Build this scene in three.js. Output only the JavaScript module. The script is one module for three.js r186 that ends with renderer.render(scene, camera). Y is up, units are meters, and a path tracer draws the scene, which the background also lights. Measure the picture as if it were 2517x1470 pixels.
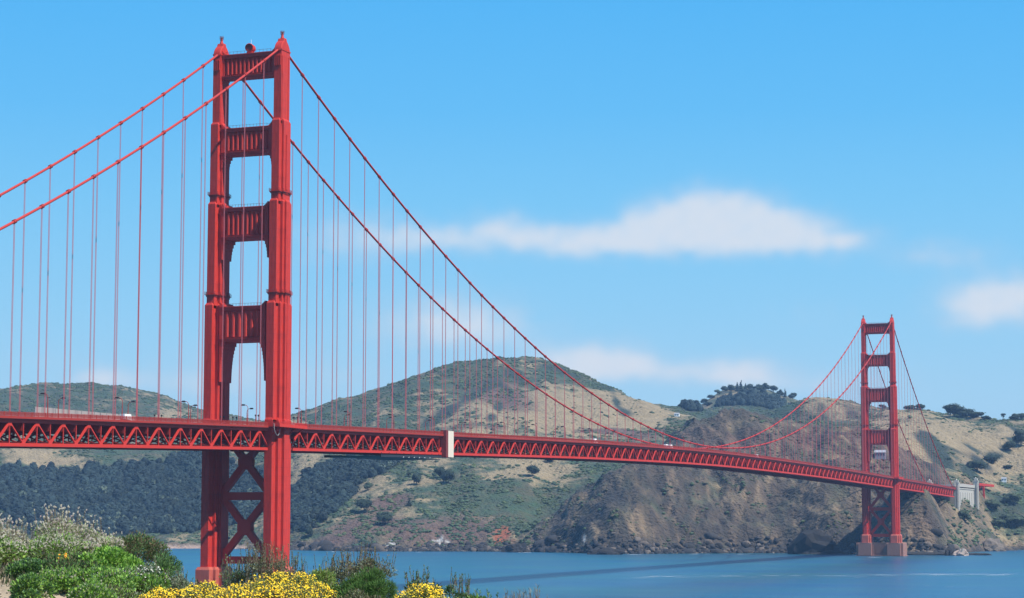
import * as THREE from 'three';
import { mergeGeometries, mergeVertices } from 'three/addons/utils/BufferGeometryUtils.js';

// ---------------------------------------------------------------- camera, sky, sun, exposure
const scene = new THREE.Scene();
const IW = 2517, IH = 1470, FPX = 5196;
const EYE = new THREE.Vector3(401, 36.2, 748.6), YAW = 0.3671, PITCH = 0.1032;
const FWD = new THREE.Vector3(-Math.sin(YAW), 0, -Math.cos(YAW));      // level forward
const RGT = new THREE.Vector3(Math.cos(YAW), 0, -Math.sin(YAW));
const camera = new THREE.PerspectiveCamera(2 * Math.atan(IH / 2 / FPX) * 180 / Math.PI, IW / IH, 1, 30000);
camera.position.copy(EYE);
camera.rotation.order = 'YXZ';
camera.rotation.set(PITCH, YAW, 0);
scene.add(camera);

const SUN = new THREE.Vector3(1, 1.27, 0.22).normalize();
const sun = new THREE.DirectionalLight(new THREE.Color(1.0, 0.95, 0.87), 5.0);
sun.position.copy(SUN).multiplyScalar(3000).add(new THREE.Vector3(0, 0, -500));
sun.target.position.set(0, 0, -500);
sun.castShadow = true;
Object.assign(sun.shadow.camera, { left: -2200, right: 2200, top: 1800, bottom: -1800, near: 10, far: 7000 });
sun.shadow.mapSize.set(4096, 4096);
scene.add(sun, sun.target);
scene.fog = new THREE.FogExp2(new THREE.Color(0.36, 0.62, 1.0), 0.00005);

const renderer = new THREE.WebGLRenderer({ antialias: true });
renderer.toneMapping = THREE.LinearToneMapping;
renderer.toneMappingExposure = 1.4;
renderer.shadowMap.enabled = true;

// ---------------------------------------------------------------- random and noise
function rng(seed) { let a = seed >>> 0; return () => { a = (a + 0x6D2B79F5) | 0; let t = Math.imul(a ^ (a >>> 15), 1 | a); t = (t + Math.imul(t ^ (t >>> 7), 61 | t)) ^ t; return ((t ^ (t >>> 14)) >>> 0) / 4294967296; }; }
const PERM = new Uint8Array(512), GRAD = new Float32Array(512);
{ const r = rng(77); const p = [...Array(256).keys()]; for (let i = 255; i > 0; i--) { const j = Math.floor(r() * (i + 1)); [p[i], p[j]] = [p[j], p[i]]; } for (let i = 0; i < 512; i++) { PERM[i] = p[i & 255]; } for (let i = 0; i < 256; i++) { const a = r() * 6.2831853; GRAD[2 * i] = Math.cos(a); GRAD[2 * i + 1] = Math.sin(a); } }
function noise(x, y) {                                                   // gradient noise, about -1..1
  const xi = Math.floor(x), yi = Math.floor(y), fx = x - xi, fy = y - yi, X = xi & 255, Y = yi & 255;
  const u = fx * fx * fx * (fx * (fx * 6 - 15) + 10), v = fy * fy * fy * (fy * (fy * 6 - 15) + 10);
  const g = (h, a, b) => GRAD[2 * h] * a + GRAD[2 * h + 1] * b;
  const a = PERM[PERM[X] + Y], b = PERM[PERM[X + 1] + Y], c = PERM[PERM[X] + Y + 1], d = PERM[PERM[X + 1] + Y + 1];
  const n0 = g(a, fx, fy), n1 = g(b, fx - 1, fy), n2 = g(c, fx, fy - 1), n3 = g(d, fx - 1, fy - 1);
  return 1.5 * (n0 + (n1 - n0) * u + (n2 - n0) * v + (n0 - n1 - n2 + n3) * u * v);
}
function fbm(x, y, o = 4, g = 0.5) { let s = 0, a = 1, t = 0; for (let i = 0; i < o; i++) { s += a * noise(x, y); t += a; a *= g; x = x * 2.03 + 17.3; y = y * 2.03 - 9.1; } return s / t; }
function ridged(x, y, o = 4) { let s = 0, a = 1, t = 0; for (let i = 0; i < o; i++) { s += a * (1 - 2 * Math.abs(noise(x, y))); t += a; a *= 0.5; x = x * 2.07 + 5.2; y = y * 2.07 + 31.7; } return s / t; }
const clamp = (x, a = 0, b = 1) => Math.min(b, Math.max(a, x));
const smooth = (a, b, x) => { const t = clamp((x - a) / (b - a)); return t * t * (3 - 2 * t); };
const mix = (a, b, t) => a + (b - a) * t;

// ---------------------------------------------------------------- sky: blue gradient with a few soft clouds
{
  const w = 2048, h = 1024, data = new Float32Array(w * h * 4);
  const stops = [[-90, .30, .45, .60], [-2, .42, .65, .84], [0, .43, .67, .86], [3, .40, .68, .89], [5.5, .30, .64, .92], [8.5, .205, .585, .935], [11, .135, .52, .94], [14, .094, .470, .93], [20, .085, .41, .90], [40, .06, .30, .74], [90, .045, .22, .60]];
  // clouds: azimuth (deg right of the bridge axis), elevation, half-sizes, strength
  const toAz = (u) => Math.atan((u - IW / 2) / FPX) * 180 / Math.PI - YAW * 180 / Math.PI;
  const toEl = (v) => (Math.atan((IH / 2 - v) / FPX) + PITCH) * 180 / Math.PI;
  const K = 57.3 / FPX;
  const cl = [[1600, 560, 90, 52, .8], [1690, 535, 95, 62, .95], [1790, 540, 110, 68, 1.0], [1890, 565, 110, 58, .95], [1990, 592, 120, 46, .85], [2085, 612, 80, 34, .5], [1510, 592, 110, 40, .55], [1760, 605, 260, 38, .8],
    [1240, 568, 90, 50, .62], [1340, 595, 140, 46, .55], [1440, 602, 110, 42, .55], [1130, 590, 120, 42, .5], [1040, 590, 100, 34, .34], [2400, 745, 110, 55, .5], [2470, 765, 120, 60, .7], [2380, 800, 110, 34, .35], [2600, 740, 160, 70, .5], [2330, 640, 120, 46, .48], [2250, 655, 80, 30, .2],
    [1500, 890, 100, 46, .95], [1440, 905, 100, 40, .6], [1600, 915, 140, 40, .6], [1820, 915, 90, 42, .75], [1760, 930, 140, 34, .4], [1930, 950, 120, 30, .3], [1350, 890, 90, 40, .4], [1010, 810, 190, 80, .52], [1150, 780, 140, 70, .46], [1230, 830, 160, 60, .4],
    [270, 935, 70, 28, .85], [200, 950, 80, 24, .5], [120, 895, 110, 26, .26], [440, 945, 120, 40, .5], [620, 930, 160, 66, .45], [560, 860, 120, 50, .25], [860, 930, 160, 50, .34], [860, 570, 160, 60, .46], [800, 630, 140, 46, .3], [960, 600, 120, 40, .3], [2000, 780, 120, 40, .22], [2080, 950, 240, 50, .35]]
    .map(([u, v, a, b, s]) => [toAz(u), toEl(v), a * K, b * K, s]);
  const r = rng(5);
  for (let i = 0; i < 90; i++) { const a = -180 + r() * 360; if (a > -38 && a < -4) continue; const e = 2 + r() * r() * 22; cl.push([a, e, 1 + r() * 3.5, .35 + r() * .6, .3 + r() * .6]); }
  const lut = (e) => { let i = 0; while (i < stops.length - 2 && e > stops[i + 1][0]) i++; const a = stops[i], b = stops[i + 1], t = clamp((e - a[0]) / (b[0] - a[0])); return [1, 2, 3].map((k) => mix(a[k], b[k], t)); };
  for (let j = 0; j < h; j++) {
    const el = (j + .5) / h * 180 - 90, base = lut(el);
    for (let i = 0; i < w; i++) {
      // three.js equirect: u = atan2(dir.z, dir.x) / 2pi + 0.5
      const ang = ((i + .5) / w - .5) * 2 * Math.PI, dx = Math.cos(ang), dz = Math.sin(ang);
      let az = Math.atan2(dx, -dz) * 180 / Math.PI;
      let c = 0, raw = 0;
      if (el > -3 && el < 30) {
        const wx = fbm(az * 1.1 + 40, el * 1.9, 5, .6), wy = fbm(az * 1.1 - 70, el * 1.9 + 9, 5, .6);
        for (const q of cl) {
          let da = az - q[0]; if (da > 180) da -= 360; if (da < -180) da += 360;
          if (Math.abs(da) > q[2] * 3.2) continue;
          const x = (da + wx * .55) / q[2]; let y = (el - q[1] + wy * .3) / q[3]; if (y < 0) y *= 1.35;
          c += q[4] * Math.exp(-(x * x + y * y) * 1.0);
        }
        const bil = 1 - 2 * Math.abs(noise(az * 1.5 + 3, el * 2.3)) , bl2 = 1 - 2 * Math.abs(noise(az * 3.3 + 13, el * 4.6)); raw = c; c = clamp(c * (0.86 + .40 * fbm(az * 1.7, el * 4.2, 5, .6)) + (c > .12 ? 1 : c / .12) * (.10 * bil + .07 * bl2 - .06));
        c = smooth(0.0, 1.15, c * (1 + .35 * fbm(az * 3.1 + 9, el * 5.5, 4, .65))) * .82;
        c += .05 * smooth(7, 2, el) * (0.5 + .5 * fbm(az * .35, el * 1.3, 3));
      }
      const k = (j * w + i) * 4, sh = smooth(.15, 1.0, raw), cc = [mix(.58, .80, sh), mix(.67, .81, sh), mix(.79, .85, sh)];
      for (let m = 0; m < 3; m++) data[k + m] = mix(base[m], cc[m], c) / 1.4;
      data[k + 3] = 1;
    }
  }
  const sky = new THREE.DataTexture(data, w, h, THREE.RGBAFormat, THREE.FloatType);
  sky.mapping = THREE.EquirectangularReflectionMapping; sky.colorSpace = THREE.LinearSRGBColorSpace;
  sky.magFilter = sky.minFilter = THREE.LinearFilter; sky.needsUpdate = true;
  scene.background = sky; scene.environment = sky;
}

// ---------------------------------------------------------------- helpers
const counts = {};
function numbered(n) { const k = counts[n] = (counts[n] ?? -1) + 1; return k ? `${n}_${String(k).padStart(3, '0')}` : n; }
function shade(o) { o.traverse((m) => { if (m.isMesh) { m.castShadow = true; m.receiveShadow = true; } }); return o; }
function thing(name, label, category, pos = [0, 0, 0], turn = 0, group) { const o = new THREE.Group(); o.name = numbered(name); o.position.set(...pos); o.rotation.y = turn; o.userData = { label, category }; if (group) o.userData.group = group; scene.add(o); return o; }
function part(name, geo, mat, parent, extra) { const m = new THREE.Mesh(geo, mat); m.name = name; m.castShadow = m.receiveShadow = true; if (extra) Object.assign(m.userData, extra); parent.add(m); return m; }
function copy(root, label, group) { const c = root.clone(); c.name = numbered(root.name.replace(/_\d{3}$/, '')); c.userData = { ...root.userData }; if (label) c.userData.label = label; if (group) c.userData.group = group; scene.add(c); return c; }
const clean = (g) => { const o = g.index ? g.toNonIndexed() : g; for (const k of Object.keys(o.attributes)) if (!['position', 'normal', 'uv'].includes(k)) o.deleteAttribute(k); return o; };
const merge = (list) => mergeGeometries(list.map(clean));
function box(w, h, d, x = 0, y = 0, z = 0) { return new THREE.BoxGeometry(w, h, d).translate(x, y, z); }
const UP = new THREE.Vector3(0, 1, 0);
function frameOf(p, q, up = UP) { const a = new THREE.Vector3(...p), b = new THREE.Vector3(...q), zdir = b.clone().sub(a), L = zdir.length(); zdir.normalize(); let x = new THREE.Vector3().crossVectors(up, zdir); if (x.length() < 1e-4) x.set(1, 0, 0); x.normalize(); const y = new THREE.Vector3().crossVectors(zdir, x); return { m: new THREE.Matrix4().makeBasis(x, y, zdir).setPosition(a.add(b).multiplyScalar(.5)), L }; }
function beam(p, q, w, h, up) { const { m, L } = frameOf(p, q, up); return new THREE.BoxGeometry(w, h, L).applyMatrix4(m); }
function rod(p, q, r0, r1 = r0, n = 6) { const { m, L } = frameOf(p, q); return new THREE.CylinderGeometry(r1, r0, L, n).rotateX(Math.PI / 2).applyMatrix4(m); }
const unitBox = new THREE.BoxGeometry(1, 1, 1);
function beamMesh(name, p, q, w, h, mat, parent, up) { const { m, L } = frameOf(p, q, up); const o = new THREE.Mesh(unitBox, mat); o.name = name; o.applyMatrix4(m.multiply(new THREE.Matrix4().makeScale(w, h, L))); o.castShadow = o.receiveShadow = true; parent.add(o); return o; }
function metreUV(g, k = 1) {                                             // uv in metres, by the main direction of each face
  const o = clean(g), P = o.attributes.position, n = P.count, uv = new Float32Array(n * 2);
  for (let i = 0; i < n; i += 3) {
    const a = new THREE.Vector3().fromBufferAttribute(P, i), b = new THREE.Vector3().fromBufferAttribute(P, i + 1), c = new THREE.Vector3().fromBufferAttribute(P, i + 2);
    const N = b.clone().sub(a).cross(c.clone().sub(a)); const X = Math.abs(N.x), Y = Math.abs(N.y), Z = Math.abs(N.z);
    [a, b, c].forEach((v, j) => { const q = Y > X && Y > Z ? [v.x, v.z] : X > Z ? [v.z, v.y] : [v.x, v.y]; uv[2 * (i + j)] = q[0] * k; uv[2 * (i + j) + 1] = q[1] * k; });
  }
  o.setAttribute('uv', new THREE.BufferAttribute(uv, 2)); return o;
}
// pixel of the photograph -> point in the place at level distance t
function at(u, v, t) { const a = (u - IW / 2) / FPX, b = (IH / 2 - v) / FPX, c = Math.cos(PITCH) - b * Math.sin(PITCH); return { s: t * a / c, t, h: EYE.y + t * (Math.sin(PITCH) + b * Math.cos(PITCH)) / c }; }
const world = (s, t, y) => new THREE.Vector3(EYE.x + RGT.x * s + FWD.x * t, y, EYE.z + RGT.z * s + FWD.z * t);
const local = (x, z) => [(x - EYE.x) * RGT.x + (z - EYE.z) * RGT.z, (x - EYE.x) * FWD.x + (z - EYE.z) * FWD.z];

function canvasTex(w, h, fn, srgb) { const d = new Uint8Array(w * h * 4); for (let j = 0; j < h; j++) for (let i = 0; i < w; i++) { const c = fn(i / w, j / h), k = (j * w + i) * 4; for (let m = 0; m < 3; m++) d[k + m] = clamp(c[m]) * 255; d[k + 3] = 255; } const t = new THREE.DataTexture(d, w, h); t.wrapS = t.wrapT = THREE.RepeatWrapping; t.magFilter = THREE.LinearFilter; t.minFilter = THREE.LinearMipmapLinearFilter; t.generateMipmaps = true; if (srgb) t.colorSpace = THREE.SRGBColorSpace; t.needsUpdate = true; return t; }
// seamless fbm on a unit tile
function tileF(u, v, f, o, ox = 0) { const a = fbm(u * f + ox, v * f, o), b = fbm((u - 1) * f + ox, v * f, o), c = fbm(u * f + ox, (v - 1) * f, o), d = fbm((u - 1) * f + ox, (v - 1) * f, o); const x = smooth(0, 1, u), y = smooth(0, 1, v); return (a * (1 - x) + b * x) * (1 - y) + (c * (1 - x) + d * x) * y; }

// ---------------------------------------------------------------- materials
const wear = canvasTex(512, 512, (u, v) => { const st = tileF(u, v, 5, 4), streak = tileF(u, v * .12, 22, 3, 9), seam = (Math.abs(v * 6 % 1 - .5) > .482 ? .16 : 0) + (Math.abs(u * 8 % 1 - .5) > .485 ? .07 : 0), grime = Math.max(0, tileF(u, v * .2, 16, 4, 30)) * .35; const k = .90 + .24 * st + .20 * streak - seam - grime; return [k, k * (1 + .25 * Math.max(0, st)), k * (1 + .3 * Math.max(0, st))]; });
const wearT = wear.clone(); wearT.repeat.set(1 / 14, 1 / 21); wearT.needsUpdate = true;
const M = {};
const std = (c, rough = .6, more = {}) => new THREE.MeshStandardMaterial({ color: new THREE.Color().setRGB(...c), roughness: rough, ...more });
M.paint = std([.52, .022, .008], .72, { map: wearT });
M.steel = std([.49, .022, .008], .7);
M.pink = std([.48, .10, .065], .7, { map: wearT });
M.cable = std([.40, .022, .014], .75);
M.darkRed = std([.30, .020, .009], .7);  // darker copy of the bridge red, also standing in for shade inside the deck
M.darkSteel = std([.16, .02, .016], .7);
M.rope = std([.44, .10, .11], .6);
M.black = std([.02, .02, .025], .6);
M.white = std([.78, .78, .76], .5);
M.cream = std([.62, .53, .42], .85);
M.grey = std([.25, .25, .25], .6);
M.glass = std([.02, .03, .04], .12);
M.asphalt = std([.06, .06, .06], .9);
const conT = canvasTex(256, 256, (u, v) => { const n = .86 + .16 * tileF(u, v, 6, 4) + .10 * tileF(u, v * .15, 20, 3, 4); return [n, n, n * .98]; });
conT.repeat.set(1 / 16, 1 / 16);
M.concrete = std([.46, .43, .38], .85, { map: conT });
M.pier = std([.31, .15, .115], .85, { map: conT });

// ================================================================ terrain of the far shore
const SEA = 0;
const ctrl = [];                                                         // [s, t, h]
const cp = (u, v, t) => { const p = at(u, v, t); ctrl.push([p.s, p.t, p.h]); };
const ch = (u, t, h) => ctrl.push([(u - IW / 2) / FPX * t, t, h]);
for (const [u, list] of [
  [-500, [[1345, 2650], [1240, 2850], [1100, 3150], [1000, 3900]]],
  [0, [[1345, 2620], [1240, 2820], [1140, 3000], [1085, 3130], [1040, 3400], [968, 3900]]],
  [210, [[1346, 2600], [1325, 2650], [1250, 2820], [1150, 3030], [1085, 3180], [1020, 3500], [944, 3900]]],
  [400, [[1347, 2540], [1328, 2600], [1250, 2790], [1150, 3030], [1080, 3220], [1020, 3600], [984, 3850]]],
  [520, [[1347, 2540], [1328, 2590], [1250, 2770], [1160, 2970], [1090, 3160], [1050, 3500]]],
  [640, [[1349, 2480], [1250, 2730], [1150, 2960], [1090, 3150], [1055, 3500]]],
  [760, [[1352, 2390], [1290, 2490], [1200, 2700], [1120, 2900], [1060, 3060], [1014, 3330]]],
  [920, [[1354, 2320], [1290, 2440], [1200, 2620], [1120, 2800], [1050, 2970], [966, 3320]]],
  [1060, [[1354, 2320], [1290, 2400], [1200, 2560], [1130, 2720], [1050, 2910], [914, 3370]]],
  [1150, [[970, 3130], [895, 3420]]],
  [1240, [[1355, 2300], [1300, 2370], [1220, 2500], [1130, 2680], [1050, 2880], [960, 3140], [889, 3430]]],
  [1330, [[1356, 2270], [1300, 2340], [1200, 2540], [970, 3130], [897, 3420]]],
  [1400, [[1357, 2230], [1255, 2320], [1246, 2490], [1180, 2610], [1120, 2730], [1060, 2890], [985, 3160], [923, 3380]]],
  [1450, [[1000, 3100], [946, 3330]]],
  [1500, [[1360, 2165], [1280, 2220], [1198, 2300], [1188, 2560], [1130, 2710], [1065, 2890], [1010, 3110], [951, 3320]]],
  [1600, [[1360, 2160], [1280, 2220], [1200, 2290], [1137, 2370], [1118, 2690], [1065, 2890], [998, 3170]]],
  [1690, [[1358, 2180], [1270, 2250], [1180, 2330], [1110, 2400], [1056, 2470], [1048, 2850], [1028, 3500]]],
  [1725, [[1000, 4150]]],
  [1760, [[1357, 2190], [1275, 2250], [1180, 2330], [1100, 2400], [1039, 2480], [986, 4250]]],
  [1830, [[1357, 2200], [1280, 2255], [1180, 2330], [1100, 2400], [1033, 2480], [1015, 3900], [978, 4300]]],
  [1900, [[1358, 2190], [1285, 2250], [1190, 2325], [1110, 2390], [1037, 2470], [982, 4200]]],
  [1945, [[990, 4050]]],
  [1960, [[1358, 2185], [1290, 2240], [1200, 2320], [1120, 2390], [1054, 2455], [1004, 3350]]],
  [2030, [[983, 3420]]],
  [2060, [[1362, 2115], [1290, 2190], [1200, 2270], [1098, 2390], [1060, 2850], [988, 3420]]],
  [2150, [[1361, 2150], [1290, 2215], [1200, 2290], [1128, 2390], [1060, 2850], [1016, 3330]]],
  [2240, [[1362, 2115], [1290, 2150], [1214, 2200], [1090, 2720], [1027, 3120]]],
  [2300, [[1362, 2110], [1312, 2140], [1250, 2380], [1180, 2480], [1100, 2760], [1036, 3110]]],
  [2380, [[1352, 2270], [1290, 2330], [1240, 2420], [1190, 2520], [1120, 2760], [1052, 3060]]],
  [2450, [[1350, 2430], [1300, 2500], [1220, 2620], [1150, 2760], [1054, 3060]]],
  [2520, [[1350, 2430], [1300, 2500], [1220, 2620], [1150, 2760], [1052, 3060]]],
  [2800, [[1350, 2430], [1300, 2500], [1200, 2660], [1060, 3060]]],
  [3200, [[1350, 2430], [1250, 2560], [1080, 3060]]]]) for (const [v, t] of list) cp(u, v, t);
// ground hidden behind the near ridges, and beyond the skyline
for (const [u, t, h] of [[1400, 2400, 34], [1500, 2430, 60], [1600, 2520, 88], [1690, 2650, 105], [1760, 2720, 105], [1830, 2750, 105], [1900, 2730, 100], [1960, 2700, 98], [2060, 2600, 95], [2150, 2600, 85], [2240, 2310, 48], [2300, 2250, 22], [1760, 3300, 120], [1860, 3300, 125],
  [-500, 4500, 170], [0, 4500, 190], [210, 4500, 190], [400, 4500, 150], [640, 4500, 120], [900, 4000, 150], [1240, 4000, 230], [1500, 4000, 170], [1690, 4300, 150], [2060, 4000, 170], [2240, 3700, 130], [2400, 3700, 130], [2800, 3700, 130], [3200, 3700, 130],
  [-500, 5300, 80], [400, 5300, 80], [1000, 5300, 80], [1700, 5300, 160], [2400, 5300, 80], [3200, 5300, 80]]) ch(u, t, h);
for (const [u, t] of [[-500, 2500], [0, 2480], [210, 2470], [400, 2430], [520, 2430], [640, 2370], [760, 2280], [920, 2220], [1060, 2220], [1240, 2200], [1330, 2160], [1400, 2110], [1500, 2050], [1600, 2050], [1690, 2070], [1830, 2090], [1960, 2060], [2060, 1990], [2150, 1990], [2240, 2000], [2320, 2040], [2400, 2170], [2450, 2320], [2520, 2320], [2800, 2320], [3200, 2320]]) ch(u, t, -26);
for (let u = -500; u <= 3200; u += 370) ch(u, 1800, -60);
// thin-plate spline through the control points
const TPS = (() => {
  const n = ctrl.length, N = n + 3, A = [], S = 1000, sm = 2e-5;
  const K = (r2) => r2 < 1e-12 ? 0 : .5 * r2 * Math.log(r2);
  const p = ctrl.map(([s, t, h]) => [s / S, t / S, h]);
  for (let i = 0; i < N; i++) { A.push(new Float64Array(N + 1)); }
  for (let i = 0; i < n; i++) { for (let j = 0; j < n; j++) A[i][j] = K((p[i][0] - p[j][0]) ** 2 + (p[i][1] - p[j][1]) ** 2) + (i === j ? sm : 0); A[i][n] = A[n][i] = 1; A[i][n + 1] = A[n + 1][i] = p[i][0]; A[i][n + 2] = A[n + 2][i] = p[i][1]; A[i][N] = p[i][2]; }
  for (let c = 0, raw = 0; c < N; c++) { let m = c; for (let r = c + 1; r < N; r++) if (Math.abs(A[r][c]) > Math.abs(A[m][c])) m = r; [A[c], A[m]] = [A[m], A[c]]; for (let r = c + 1; r < N; r++) { const f = A[r][c] / A[c][c]; if (f) for (let k = c; k <= N; k++) A[r][k] -= f * A[c][k]; } }
  const w = new Float64Array(N); for (let r = N - 1; r >= 0; r--) { let x = A[r][N]; for (let k = r + 1; k < N; k++) x -= A[r][k] * w[k]; w[r] = x / A[r][r]; }
  return (s, t) => { const x = s / S, y = t / S; let h = w[n] + w[n + 1] * x + w[n + 2] * y; for (let i = 0; i < n; i++) { const dx = x - p[i][0], dy = y - p[i][1], r2 = dx * dx + dy * dy; if (r2 > 1e-12) h += w[i] * .5 * r2 * Math.log(r2); } return h; };
})();
const cliffMask = (s, t) => { const u = s / t * FPX + IW / 2; return smooth(1290, 1420, u + (2400 - t) * .3) * smooth(2345, 2290, u) * smooth(2600, 2480, t); };
const gully = (s, t) => { const wp = noise(s / 170 + 7, t / 210) * 40 + noise(s / 50, t / 60 + 3) * 9; return ridged((s + wp) / 120 + 2.3, t / 520, 3); };
const sideGully = (s, t) => ridged((s + .55 * t + 25 * noise(s / 120, t / 120)) / 150, (t - .4 * s) / 520, 3);
const eastHill = (s, t) => smooth(2080, 2260, s / t * FPX + IW / 2) * smooth(2520, 2680, t);
function relief(s, t, h0) {
  const c = cliffMask(s, t), shore = smooth(45, 5, h0) * smooth(2900, 2500, t), lift = smooth(-4, 18, h0);
  let d = 0;
  d += (1 - .3 * c) * 9 * fbm(s / 260 + 3, t / 260, 3) * lift * smooth(5, 60, h0);
  const wp = noise(s / 170 + 7, t / 210) * 40 + noise(s / 50, t / 60 + 3) * 9;
  d += (8.0 - 4.0 * c) * gully(s, t) * lift * smooth(8, 50, h0) + 9 * sideGully(s, t) * eastHill(s, t) * lift;           // gullies running down the slopes
  d += (2.0 + 8.5 * c) * ridged((s + wp) / 78, t / 170, 4) * lift;
  d += c * 6.5 * ridged((s + .35 * t + wp) / 34, (t - .2 * s) / 95, 3) * lift;
  d += (1.2 + 5.5 * c) * ridged(s / 24 + 8, t / 30, 3) * lift;
  d += (c * 2.6 + .5) * fbm(s / 8, t / 8, 2) * lift;
  d += shore * (1 - c) * (4.5 * ridged(s / 30, t / 26 + 4, 3) + 2.5 * ridged(s / 11, t / 15, 2));
  return d - 1.5;
}
const T0 = 1900, T1 = 5200, NC = 620, NR = 430, TAN = .33;
const H = new Float32Array((NC + 1) * (NR + 1));
const rowT = (j) => T0 * Math.pow(T1 / T0, Math.pow(j / NR, 1.12));
const BASE = new Float32Array((NC + 1) * (NR + 1));
{ // the smooth base on a coarser grid, refined by bilinear steps
  const q = 5, nc = NC / q, nr = NR / q, g = new Float32Array((nc + 1) * (nr + 1));
  for (let j = 0; j <= nr; j++) for (let i = 0; i <= nc; i++) { const t = rowT(j * q), s = (i / nc * 2 - 1) * TAN * t; g[j * (nc + 1) + i] = TPS(s, t); }
  const cr = (a, b, c, d, x) => b + .5 * x * (c - a + x * (2 * a - 5 * b + 4 * c - d + x * (3 * (b - c) + d - a)));
  const G = (i, j) => g[clamp(j, 0, nr) * (nc + 1) + clamp(i, 0, nc)];
  for (let j = 0; j <= NR; j++) for (let i = 0; i <= NC; i++) {
    const x = i / q, y = j / q, a = Math.min(Math.floor(x), nc - 1), b = Math.min(Math.floor(y), nr - 1), fx = x - a, fy = y - b, col = [];
    for (let k = -1; k < 3; k++) col.push(cr(G(a - 1, b + k), G(a, b + k), G(a + 1, b + k), G(a + 2, b + k), fx));
    const h0 = cr(...col, fy), t = rowT(j), s = (i / NC * 2 - 1) * TAN * t;
    BASE[j * (NC + 1) + i] = h0; H[j * (NC + 1) + i] = h0 + relief(s, t, h0);
  }
}
function jOf(t) { return Math.pow(Math.log(t / T0) / Math.log(T1 / T0), 1 / 1.12) * NR; }
function ground(s, t) { const x = clamp((s / t / TAN + 1) / 2 * NC, 0, NC - .001), y = clamp(jOf(Math.max(t, T0 + .01)), 0, NR - .001), i = Math.floor(x), j = Math.floor(y), fx = x - i, fy = y - j, k = j * (NC + 1) + i; return (H[k] * (1 - fx) + H[k + 1] * fx) * (1 - fy) + (H[k + NC + 1] * (1 - fx) + H[k + NC + 2] * fx) * fy; }
function hit(u, v, tmin = 1950) { let q = null; for (let t = tmin; t < 5100; t += 4) { const p = at(u, v, t); if (ground(p.s, t) >= p.h) { q = t; break; } } const t = q ?? 3500, p = at(u, v, t); return { s: p.s, t, h: ground(p.s, t), ok: q !== null }; }

// kinds of cover (dark also paints gully shade): places named by where they show in the photograph, kept as discs on the land
const covers = { tan: [], green: [], wood: [], red: [], white: [], brown: [], dark: [], chap: [], tint: [] };
function cover(kind, u, v, ru, rv, k = 1) { const c = hit(u, v), a = hit(u, v + rv), b = hit(u, v - rv), rt = Math.max(12, (b.ok ? Math.abs(b.t - a.t) / 2 : Math.abs(c.t - a.t))); covers[kind].push([c.s, c.t, ru / FPX * c.t, Math.min(rt, 260), k]); }
for (const a of [[1330, 1165, 100, 45, 1], [1310, 1145, 70, 30, .8], [1390, 1190, 50, 30, .5], [110, 1125, 70, 30, .9], [60, 1110, 50, 16, .7], [740, 1145, 45, 35, .8], [800, 1130, 40, 25, .4], [1040, 1180, 40, 22, .7], [960, 1225, 60, 22, .7], [900, 1200, 60, 20, .6], [860, 1285, 70, 20, .6], [1090, 1240, 60, 24, .5], [1000, 1280, 50, 18, .5], [1190, 1170, 70, 30, .5], [1080, 1150, 60, 20, .5], [1180, 1010, 110, 50, .4], [1340, 990, 150, 45, .8], [1450, 1000, 150, 50, 1.1], [1550, 1000, 80, 45, 1.1], [1560, 965, 70, 22, .9], [1080, 1010, 60, 40, .5], [930, 1010, 60, 40, .4], [1600, 1035, 60, 30, .8], [1300, 910, 60, 20, .5], [2300, 1090, 90, 50, .9], [2420, 1090, 100, 35, 1], [2500, 1110, 60, 60, .8], [2290, 1050, 60, 22, .9], [2030, 1010, 70, 30, .8], [2080, 1050, 60, 40, .5], [2170, 1060, 60, 30, .5], [2260, 1120, 40, 40, .5], [2400, 1150, 80, 20, .7], [2370, 1300, 50, 25, .9], [2400, 1320, 40, 20, .9], [2330, 1260, 30, 30, .4], [1830, 1040, 110, 8, .8], [1700, 1060, 40, 14, .7], [2000, 1080, 50, 14, .6], [1760, 1020, 60, 16, .5], [440, 1015, 40, 14, .8], [300, 985, 60, 18, .35], [420, 1340, 90, 8, .5], [2480, 1340, 60, 8, .8]]) cover('tan', ...a);
for (const a of [[1260, 1230, 120, 50, .9], [1180, 1200, 90, 50, .8], [1350, 1230, 90, 50, 1], [1450, 1160, 70, 30, .9], [1520, 1150, 60, 22, .9], [1160, 930, 70, 40, .9], [1000, 985, 60, 40, .7], [1260, 930, 80, 40, .5], [1400, 930, 70, 20, .7], [1520, 975, 30, 25, .6], [1660, 1040, 40, 14, 1], [1720, 1030, 70, 16, .9], [1880, 1010, 130, 25, 1.1], [850, 1030, 90, 40, .9], [200, 970, 120, 24, .8], [50, 985, 80, 20, .7], [350, 1000, 60, 22, .8], [2350, 1130, 50, 30, .9], [2470, 1250, 70, 50, 1.2], [2330, 1230, 30, 20, 1], [2280, 1080, 40, 50, .6], [2450, 1100, 40, 50, .5], [2050, 1040, 60, 30, .5], [2150, 1090, 50, 25, .6], [330, 1110, 180, 20, .8]]) cover('green', ...a);
for (const a of [[60, 1190, 120, 40, 1.1], [150, 1230, 160, 60, 1.2], [300, 1200, 130, 60, .9], [420, 1210, 110, 70, .95], [300, 1280, 200, 40, 1.2], [470, 1280, 80, 40, .9], [540, 1200, 80, 60, .9], [620, 1230, 80, 60, 1], [780, 1200, 80, 60, 1.15], [760, 1260, 60, 40, 1], [860, 1165, 70, 30, 1.1], [940, 1145, 50, 20, 1], [830, 1230, 50, 30, .8], [460, 1130, 60, 20, .5], [1840, 985, 90, 12, 1.2], [1900, 990, 60, 12, 1], [1700, 1005, 30, 12, .9]]) cover('wood', ...a);
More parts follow.
